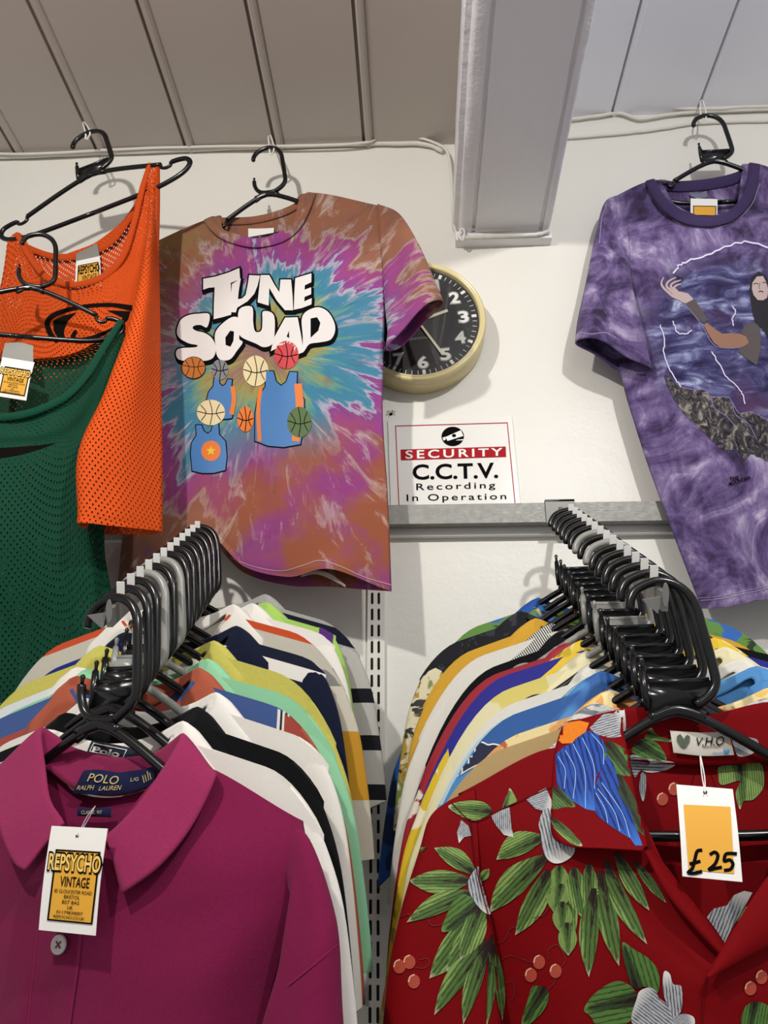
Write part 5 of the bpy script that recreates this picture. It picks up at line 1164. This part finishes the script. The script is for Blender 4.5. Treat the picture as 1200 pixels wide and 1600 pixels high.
CR = [((1000, 1330, .052), (1012, 1326, .062), (1004, 1329, .068)), ((998, 1318, .050), (1008, 1312, .060), (950, 1326, .066)), ((990, 1296, .044), (1001, 1288, .055), (890, 1322, .058)), ((982, 1262, .036), (992, 1254, .044), (864, 1302, .048)), ((976, 1220, .026), (983, 1206, .032), (862, 1256, .030)),
      ((972, 1190, .014), (976, 1168, .018), (864, 1200, .014)), ((970, 1180, .0), (970, 1138, .002), (870, 1160, .0)), ((976, 1184, -.010), (972, 1116, -.012), (888, 1128, -.016)), ((1000, 1190, -.016), (995, 1108, -.020), (940, 1130, -.028)), ((1040, 1194, -.019), (1040, 1112, -.024), (1020, 1150, -.032)),
      ((1110, 1196, -.021), (1110, 1118, -.026), (1110, 1160, -.034)), ((1180, 1192, -.019), (1185, 1102, -.024), (1210, 1150, -.032)), ((1240, 1186, -.014), (1244, 1100, -.018), (1290, 1140, -.026)), ((1270, 1180, .0), (1268, 1140, .002), (1366, 1165, .0)),
      ((1262, 1220, .026), (1256, 1206, .032), (1372, 1256, .030)), ((1250, 1262, .036), (1244, 1254, .044), (1368, 1304, .048)), ((1240, 1310, .048), (1230, 1306, .058), (1300, 1330, .066)), ((1236, 1322, .050), (1226, 1322, .062), (1236, 1330, .068))]
cr_ = collar_hero(CR, r_, 'collar', M_REDC, root_r, 110, .0016)
TR = bvh(br_); TRs = bvh(sr_); TRc = bvh(cr_); TRall = bvh(br_, sr_); TRx = bvh(br_, sr_, cr_)
# facings: the folded front edges
put('lapel_facing', ribbon([r_(1006, 1330, .068), r_(1040, 1395, .072), r_(1085, 1450, .074), r_(1124, 1492, .074)], [r_(1020, 1326, .055), r_(1062, 1380, .060), r_(1100, 1432, .064), r_(1131, 1474, .066)], nR, .004), M_REDC, root_r, world=True)
rl = put('lapel', ribbon([r_(1216, 1346, .064), r_(1178, 1400, .070), r_(1140, 1462, .074), r_(1103, 1522, .078)], [r_(1300, 1420, .062), r_(1250, 1450, .068), r_(1180, 1490, .074), r_(1110, 1528, .079)], nR, .004), M_REDC, root_r, world=True)
decal('seam', pstroke(spl([(735, 1280), (741, 1345), (752, 1395), (766, 1445)], 20), 1.6), TRx, M_REDS, root_r, .0016, 20)
decal('yoke_seam', pstroke(spl([(705, 1255), (740, 1283), (790, 1262), (862, 1230)], 24), 1.5), TRall, M_REDS, root_r, .0018, 20)
decal('placket_seam', pstroke(spl([(1104, 1526), (1098, 1560), (1096, 1620), (1098, 1700)], 14), 1.5), TR, M_REDS, root_r, .0018, 20)

# prints: long leaves, flowers, berries (traced outlines laid on the cloth)
def leafmat(name, edge, mid, core, tipc, fr):
    t = NT(name); a = t.xyz(t.uv()); u, v = a[0], a[1]
    nz = t.noise(t.comb(t.math('MULTIPLY', u, 6), t.math('MULTIPLY', v, 40)), 1.0, 4, .6)
    w_ = t.math('ADD', t.math('MULTIPLY', t.math('ABSOLUTE', v), 4.2), t.math('MULTIPLY', t.math('SUBTRACT', nz, .5), .9))
    w_ = t.math('ADD', w_, t.math('MULTIPLY', u, .55))
    c = t.ramp(w_, [(.16, core), (.36, mid), (.60, mid), (.80, edge)])
    st = t.math('SINE', t.math('ADD', t.math('MULTIPLY', v, fr), t.math('MULTIPLY', nz, 5.0)))
    c = t.mix(t.math('MULTIPLY', t.math('GREATER_THAN', st, .55), .65), c, core)
    tip = t.math('MULTIPLY', t.math('SUBTRACT', t.math('ADD', u, t.math('MULTIPLY', t.math('SUBTRACT', nz, .5), .2)), .92), 9, True)
    c = t.mix(tip, c, tipc); return t.fin(c, .6, 0, .2)
L_LEAF = leafmat('leaf_print_green', '7E9A52', '4C6A33', '22120F', 'D8CDB4', 120); L_DARK = leafmat('leaf_print_dark', '4E7234', '2C3F20', '1E0D0C', '6C8A45', 60)
def flowermat(name, base, line, hi):
    t = NT(name); a = t.xyz(t.uv()); u, v = a[0], a[1]
    nz = t.noise(t.comb(t.math('MULTIPLY', u, 5), t.math('MULTIPLY', v, 30)), 1.0, 4, .6)
    st = t.math('SINE', t.math('ADD', t.math('MULTIPLY', v, 95), t.math('MULTIPLY', nz, 6)))
    c = t.mix(t.math('MULTIPLY', t.math('SUBTRACT', st, .15), 2.5, True), base, line); c = t.mix(t.math('MULTIPLY', t.math('SUBTRACT', u, .72), 4, True), c, hi); return t.fin(c, .6, 0, .2)
L_FLOW = flowermat('flower_print_grey', 'A9ABAE', '54575E', 'D5D2CC'); L_FEATH = flowermat('feather_print_blue', '1D489E', '0E2468', '356CC0'); L_BERRY = plain('berry_print', 'A5402C', .6); L_BERL = plain('berry_print_light', 'DFA98A', .6); L_ORG = fabric('orange_flower_print', 'DC7A1E', .25, .6); L_VINE = plain('vine_print', '5F1B14', .6); L_WHT = plain('print_ivory', 'D9D0C0', .6)
za = lambda x, y: (620+x/4.2857, 1250+y/4.2857); zb = lambda x, y: (880+x/3.75, 1340+y/3.75); zc = lambda x, y: (820+x/3.158, 1100+y/3.158); zd = lambda x, y: (600+x/2, 1050+y/2)
def smoothpoly(P): return [tuple(p) for p in cspl(P, len(P)*5)]
def leaf(f, base, tip, wd, bend=0.0, mat=L_LEAF, tree=None, eps=.0026, name='leaf_print', parent=None):
    b, t = np.array(f(*base)), np.array(f(*tip)); d = t-b; L = np.linalg.norm(d); d = d/L; n = np.array((-d[1], d[0])); k = 1.18*(wd/4.2857 if f is za else wd/3.75)
    prof = [(0, .25), (.15, .62), (.35, .95), (.55, 1.0), (.75, .72), (.9, .32), (1, 0)]
    mid = lambda s: b+d*L*s+n*L*bend*math.sin(PI*s)
    l = [tuple(mid(s)+n*k*w/2) for s, w in prof]; r = [tuple(mid(s)-n*k*w/2) for s, w in prof[:-1]][::-1]
    P = [tuple(p) for p in spl(l, 18)]+[tuple(p) for p in spl(r, 16)]
    return decal(name, [P], tree or TRall, mat, parent or root_r, eps, 5, (tuple(b), tuple(t)))
def poly(f, P, axis, mat, tree=None, eps=.0032, name='leaf_print', sm=True):
    Q = [f(*p) for p in P]; Q = smoothpoly(Q) if sm else Q
    return decal(name, [Q], tree or TRall, mat, root_r, eps, 5, (f(*axis[0]), f(*axis[1])) if axis else None)
# spray at the sleeve edge
for b_, t_, w_, bd, e in [((520, 490), (250, 322), 105, .06, .0026), ((480, 540), (82, 545), 135, -.02, .0030), ((520, 620), (68, 820), 110, .06, .0034), ((560, 740), (218, 1195), 165, -.03, .0028),
                       ((590, 760), (330, 1145), 110, 0, .0032), ((560, 700), (425, 1070), 130, -.05, .0036), ((620, 940), (250, 1440), 115, .05, .0034), ((610, 980), (445, 1500), 90, .04, .0038), ((630, 900), (600, 1520), 48, -.03, .0030), ((640, 960), (705, 1500), 62, -.03, .0034), ((560, 540), (620, 460), 50, 0, .0026)]:
    leaf(za, b_, t_, w_, bd, L_LEAF, None, e)
poly(za, [(300, 880), (330, 780), (400, 650), (480, 640), (540, 720), (520, 760), (470, 780), (440, 830), (380, 870)], ((560, 700), (320, 880)), L_DARK, None, .0038)
poly(za, [(540, 445), (548, 520), (590, 620), (622, 762), (560, 735), (500, 650), (474, 578), (486, 520)], ((540, 450), (600, 760)), L_FLOW, None, .0044, 'flower_print')
# spray under the collar
for b_, t_, w_, bd, e in [((980, 250), (668, 400), 130, .10, .0026), ((1000, 380), (622, 755), 150, .06, .0030), ((1020, 470), (795, 905), 125, -.04, .0034), ((1090, 440), (1080, 640), 120, 0, .0030), ((1100, 560), (1060, 760), 120, .02, .0034), ((1110, 680), (1110, 900), 110, 0, .0038), ((1140, 820), (1150, 1042), 105, 0, .0042)]:
    leaf(za, b_, t_, w_, bd, L_LEAF, None, e)
for b_, t_, w_, bd, e in [((60, 60), (110, 350), 110, 0, .0030), ((150, 40), (150, 330), 90, -.02, .0034), ((180, 180), (150, 700), 95, .03, .0038), ((215, 80), (328, 635), 100, .02, .0034), ((250, 20), (492, 508), 85, .05, .0038), ((310, -30), (505, 310), 75, .03, .0042), ((420, 20), (604, 265), 48, .02, .0030), ((20, 100), (30, 560), 100, 0, .0026)]:
    leaf(zb, b_, t_, w_, bd, L_LEAF, None, e)
poly(za, [(985, 70), (1030, 70), (1032, 200), (1060, 270), (1130, 300), (1190, 310), (1180, 370), (1120, 415), (1060, 425), (1010, 395), (975, 320), (968, 230), (952, 160)], ((1000, 80), (1080, 420)), L_FLOW, None, .0046, 'flower_print')
# shoulder and sleeve petals and leaves
poly(za, [(345, 50), (400, 18), (500, 5), (590, 20), (640, 75), (580, 120), (510, 140), (430, 110)], ((640, 80), (345, 50)), L_LEAF, TRx, .0030)
poly(za, [(632, 108), (700, 70), (758, 50), (765, 150), (782, 248), (720, 235), (665, 170)], ((760, 50), (760, 250)), L_FLOW, TRx, .0030, 'flower_print', False)
poly(za, [(430, 135), (480, 175), (498, 240), (450, 250), (415, 290), (402, 220)], ((480, 140), (420, 280)), L_FLOW, TRx, .0030, 'flower_print', False)
poly(za, [(710, 60), (725, 0), (745, -45), (760, -75), (800, -10), (795, 20)], ((720, 60), (760, -70)), L_LEAF, TRx, .0030)
poly(za, [(870, 0), (960, -60), (1000, -80), (1045, 20), (1030, 75), (985, 75), (930, 60)], ((870, 0), (1040, 40)), L_FLOW, TRx, .0034, 'flower_print', False)
poly(za, [(135, 360), (150, 325), (200, 318), (170, 345)], ((200, 320), (140, 355)), L_LEAF, TRx, .0030)
# flower and leaves low down
poly(zb, [(350, 495), (420, 540), (500, 590), (555, 660), (565, 740), (550, 790), (480, 755), (430, 770), (395, 735), (365, 640), (350, 560)], ((430, 770), (350, 500)), L_DARK, None, .0032)
poly(zb, [(122, 885), (190, 790), (300, 725), (380, 740), (430, 800), (430, 890), (390, 960), (290, 1000), (200, 985), (160, 930)], ((430, 830), (125, 890)), L_DARK, None, .0030)
poly(zb, [(400, 930), (430, 830), (450, 780), (510, 760), (550, 790), (560, 820), (610, 860), (640, 930), (640, 1010), (500, 1030), (420, 1000)], ((640, 960), (430, 800)), L_FLOW, None, .0044, 'flower_print')
poly(zb, [(590, 670), (625, 680), (645, 740), (690, 750), (700, 800), (690, 900), (640, 940), (610, 860), (585, 780)], ((640, 960), (610, 680)), L_FLOW, None, .0040, 'flower_print')
poly(zb, [(640, 950), (700, 915), (760, 930), (770, 975), (740, 1030), (640, 1030)], ((640, 990), (770, 950)), L_FLOW, None, .0040, 'flower_print')
poly(za, [(905, 1260), (950, 1243), (1005, 1260), (1020, 1320), (990, 1400), (930, 1470), (850, 1520), (840, 1470), (870, 1370)], ((990, 1260), (850, 1500)), L_DARK, None, .0032)
poly(zb, [(1040, 980), (1060, 880), (1110, 845), (1170, 850), (1230, 900), (1230, 1000), (1100, 1040)], ((1120, 850), (1090, 1020)), L_DARK, TRx, .0032)
def berries(f, L, tree=None, r=(9.5, 11)):
    for x, y in L:
        c = f(x, y); o = decal('berry_print', [disc(c[0], c[1], *r)], tree or TRall, L_BERRY, root_r, .0032, 5)
        if o: decal('berry_highlight', [stroke([(c[0]-r[0]*.85, c[1]+r[1]*.1), (c[0]-r[0]*.6, c[1]-r[1]*.65), (c[0]+r[0]*.1, c[1]-r[1]*.98)], 2.2, 10)], tree or TRall, L_BERL, o, .0044, 4)
berries(za, [(955, 1085), (1065, 1145), (900, 1172), (85, 1085), (115, 1215), (20, 1115)])
berries(zb, [(1160, 700), (1095, 765)], TRx)
for P in ([(655, 960), (720, 940), (765, 860), (800, 850)], [(910, 790), (980, 770), (1025, 710)], [(700, 1070), (760, 1040), (830, 1060), (905, 1085)], [(730, 1220), (780, 1215), (795, 1290), (770, 1340)], [(1020, 1070), (1020, 1000), (1080, 970), (1130, 1060), (1110, 1110)], [(1000, 1280), (1050, 1230), (1065, 1200)], [(120, 1120), (180, 1125), (215, 1100), (205, 1060), (150, 1070)], [(20, 785), (80, 765), (110, 790)], [(205, 800), (240, 840), (305, 830)]): decal('vine_print', pstroke(spl([za(*p) for p in P], 24), 1.2), TRall, L_VINE, root_r, .0036, 20)
# collar print: blue feathers under an orange flower, grey petals
poly(zc, [(150, 255), (190, 215), (240, 190), (290, 130), (345, 140), (385, 180), (405, 240), (400, 290), (355, 360), (340, 420), (350, 530), (300, 520), (230, 475), (160, 400)], ((240, 150), (330, 530)), L_FEATH, TRc, .0030, 'feather_print', False)
poly(zc, [(405, 250), (440, 300), (465, 400), (460, 440), (520, 530), (580, 700), (545, 700), (520, 665), (470, 635), (410, 595), (350, 545), (340, 420), (370, 350)], ((380, 300), (560, 700)), L_FEATH, TRc, .0034, 'feather_print', False)
M_FW = plain('feather_white', '8FB6E6', .6)
for P in ([(165, 260), (200, 330), (195, 420)], [(200, 230), (250, 330), (240, 470)], [(240, 200), (295, 330), (300, 515)], [(285, 170), (340, 300), (345, 420)], [(350, 440), (395, 520), (410, 590)], [(360, 420), (440, 530), (470, 630)], [(380, 390), (480, 540), (518, 660)], [(330, 150), (385, 220), (390, 300)]): decal('feather_line', pstroke(spl([zc(*p) for p in P], 18), 1.1), TRc, M_FW, root_r, .0046, 20)
poly(zc, [(165, 135), (205, 95), (270, 85), (318, 95), (300, 140), (250, 175), (235, 195), (185, 198), (165, 180)], None, L_ORG, TRx, .0036, 'flower_print', False)
poly(zc, [(320, 120), (380, 60), (430, 20), (490, 10), (497, 100), (495, 160), (420, 170), (350, 150)], ((330, 130), (500, 80)), L_FLOW, TRx, .0030, 'flower_print', False)
poly(zc, [(130, 560), (170, 580), (230, 630), (285, 700), (230, 690), (150, 620)], ((130, 560), (285, 700)), L_LEAF, TRc, .0030)
poly(zc, [(140, 410), (200, 440), (250, 505), (200, 510), (135, 515)], ((150, 420), (240, 510)), L_DARK, TRc, .0026)
leaf(zc, (400, 190), (540, 360), 120, .05, L_DARK, TRc, .0030); leaf(zc, (430, 300), (600, 660), 90, .04, L_DARK, TRc, .0026)
# inside of the neck
poly(zc, [(520, 255), (600, 270), (690, 280), (745, 295), (700, 325), (620, 340), (570, 330), (540, 360)], ((520, 290), (740, 300)), L_FLOW, TRx, .0026, 'flower_print')
poly(zc, [(575, 340), (600, 370), (585, 480), (565, 420)], ((580, 340), (585, 480)), L_FLOW, TRx, .0026, 'flower_print')
poly(zc, [(960, 310), (1050, 300), (1160, 290), (1180, 400), (1130, 470), (1080, 480), (1060, 520), (1040, 440), (1060, 380), (970, 400), (955, 350)], ((1060, 300), (1080, 520)), L_LEAF, TRx, .0026)
poly(zc, [(560, 180), (640, 180), (700, 275), (620, 275), (530, 240)], ((550, 190), (700, 280)), L_DARK, TRx, .0026)
poly(zc, [(620, 120), (660, 160), (720, 175), (720, 188), (640, 180), (590, 170)], ((600, 140), (720, 185)), L_LEAF, TRx, .0028)
poly(zc, [(1020, 140), (1080, 160), (1150, 180), (1130, 240), (1070, 260), (1040, 240)], ((1030, 150), (1090, 260)), L_FLOW, TRx, .0028, 'flower_print')
berries(zc, [(678, 470), (735, 420)], TRx, (9, 10))
poly(zb, [(840, 350), (880, 300), (960, 280), (1000, 220), (1060, 195), (1108, 205), (1050, 310), (980, 430), (945, 500), (900, 430)], ((930, 500), (1040, 210)), L_FLOW, TRx, .0026, 'flower_print', False)
poly(zb, [(1020, 390), (1060, 300), (1100, 290), (1110, 360), (1070, 430)], ((1040, 420), (1100, 300)), L_LEAF, TRx, .0034)
leaf(zb, (1060, 490), (1200, 400), 70, .05, L_LEAF, TRx, .0040)
# woven label and price tag
l4 = put('neck_label', ribbon([r_(*zc(716, 131), -.0097), r_(*zc(860, 140), -.0112), r_(*zc(1003, 137), -.0100)], [r_(*zc(733, 240), -.0086), r_(*zc(880, 256), -.0100), r_(*zc(1033, 252), -.0090)], nR, .0010), fabric('cream_satin_label', 'CFC9BC', .05, .4), root_r, world=True)
TL4 = bvh(l4)
letters('lettering', [('V.H.O', (zc(846, 166), zc(982, 160), zc(986, 204), zc(850, 208)), dict(shear=.3)), ('MADE IN INDIA', (zc(876, 206), zc(962, 206), zc(963, 218), zc(877, 219)))], TL4, M_INK, l4, .0014)
letters('size_lettering', [('M', (zc(980, 226), zc(1006, 224), zc(1007, 246), zc(981, 247)), dict(bold=.05)), ('MEDIUM', (zc(926, 238), zc(974, 237), zc(974, 246), zc(926, 247)))], TL4, plain('label_blue', '3C86BE', .5), l4, .0014)
decal('leaf_emblem', [[zc(750, 160), zc(766, 148), zc(782, 170), zc(782, 222), zc(764, 208), zc(750, 184)], [zc(786, 168), zc(800, 152), zc(814, 160), zc(812, 188), zc(798, 212), zc(784, 224)]], TL4, plain('emblem_green', '4E5B48', .6), l4, .0014, 4)
tq = [zc(748, 397), zc(1026, 420), zc(1074, 878), zc(778, 850)]
t_r, c_r = tagcard(tq, lambda x, y: r_(x, y, .078 if y > 1300 else .050), 'white price tag with an orange-yellow panel reading 25 pounds on the red shirt', curl=.003)
TCr = bvh(c_r)
decal('print_panel', [[zc(783, 497), zc(1014, 508), zc(1033, 838), zc(808, 818)]], TCr, M_TAGY, t_r, .0007, 10)
decal('tag_hole', [disc(*zc(890, 436), 3.2, 2.6)], TCr, M_INK, t_r, .0007, 3)
decal('handwritten_price', [stroke([zc(*p) for p in P], 5.4, 36) for P in ([(875, 722), (850, 728), (838, 770), (826, 812), (806, 832), (835, 836), (874, 826)], [(812, 790), (840, 784), (866, 776)], [(912, 745), (936, 732), (952, 750), (938, 790), (908, 818), (940, 812), (972, 806)], [(1046, 740), (1010, 738), (990, 744), (984, 776), (1010, 770), (1026, 790), (1014, 816), (982, 822)])], TCr, M_INK, t_r, .0012, 4)
st_ = MB()
for dx in (-5, 7): st_.tube(spl([tuple(r_(*zc(890, 436), .058)), tuple(r_(*zc(880+dx, 360), .03)), tuple(r_(*zc(866+dx*.3, 258), -.010))], 16), .0007, 6)
put('string', st_, M_WHITE, t_r, world=True)
# prints on shirts further back
cs = SH[('R', 3)].children; T3 = bvh(*[o for o in cs])
cl = [zd(165, 345), zd(170, 318), zd(195, 308), zd(215, 305), zd(225, 280), zd(250, 275), zd(262, 245), zd(300, 222), zd(325, 230), zd(345, 228), zd(372, 240), zd(330, 268), zd(270, 298), zd(215, 330)]
decal('cloud_outline', [grow(smoothpoly(cl), 2.4)], T3, M_WHITE, SH[('R', 3)], .0030, 5); decal('cloud_print', [smoothpoly(cl)], T3, plain('cloud_navy', '1D2340', .7), SH[('R', 3)], .0052, 5)
ze = lambda x, y: (590+x/2.927, 780+y/2.927)
T4 = bvh(*SH[('R', 4)].children)
decal('tree_print', [smoothpoly([ze(*p) for p in [(760, 940), (790, 905), (840, 890), (885, 895), (870, 925), (830, 945), (790, 960)]])], T4, blotch('tree_green', '2F6B33', [('4B8F45', 60, .5, 1, 1)]), SH[('R', 4)], .003, 4)
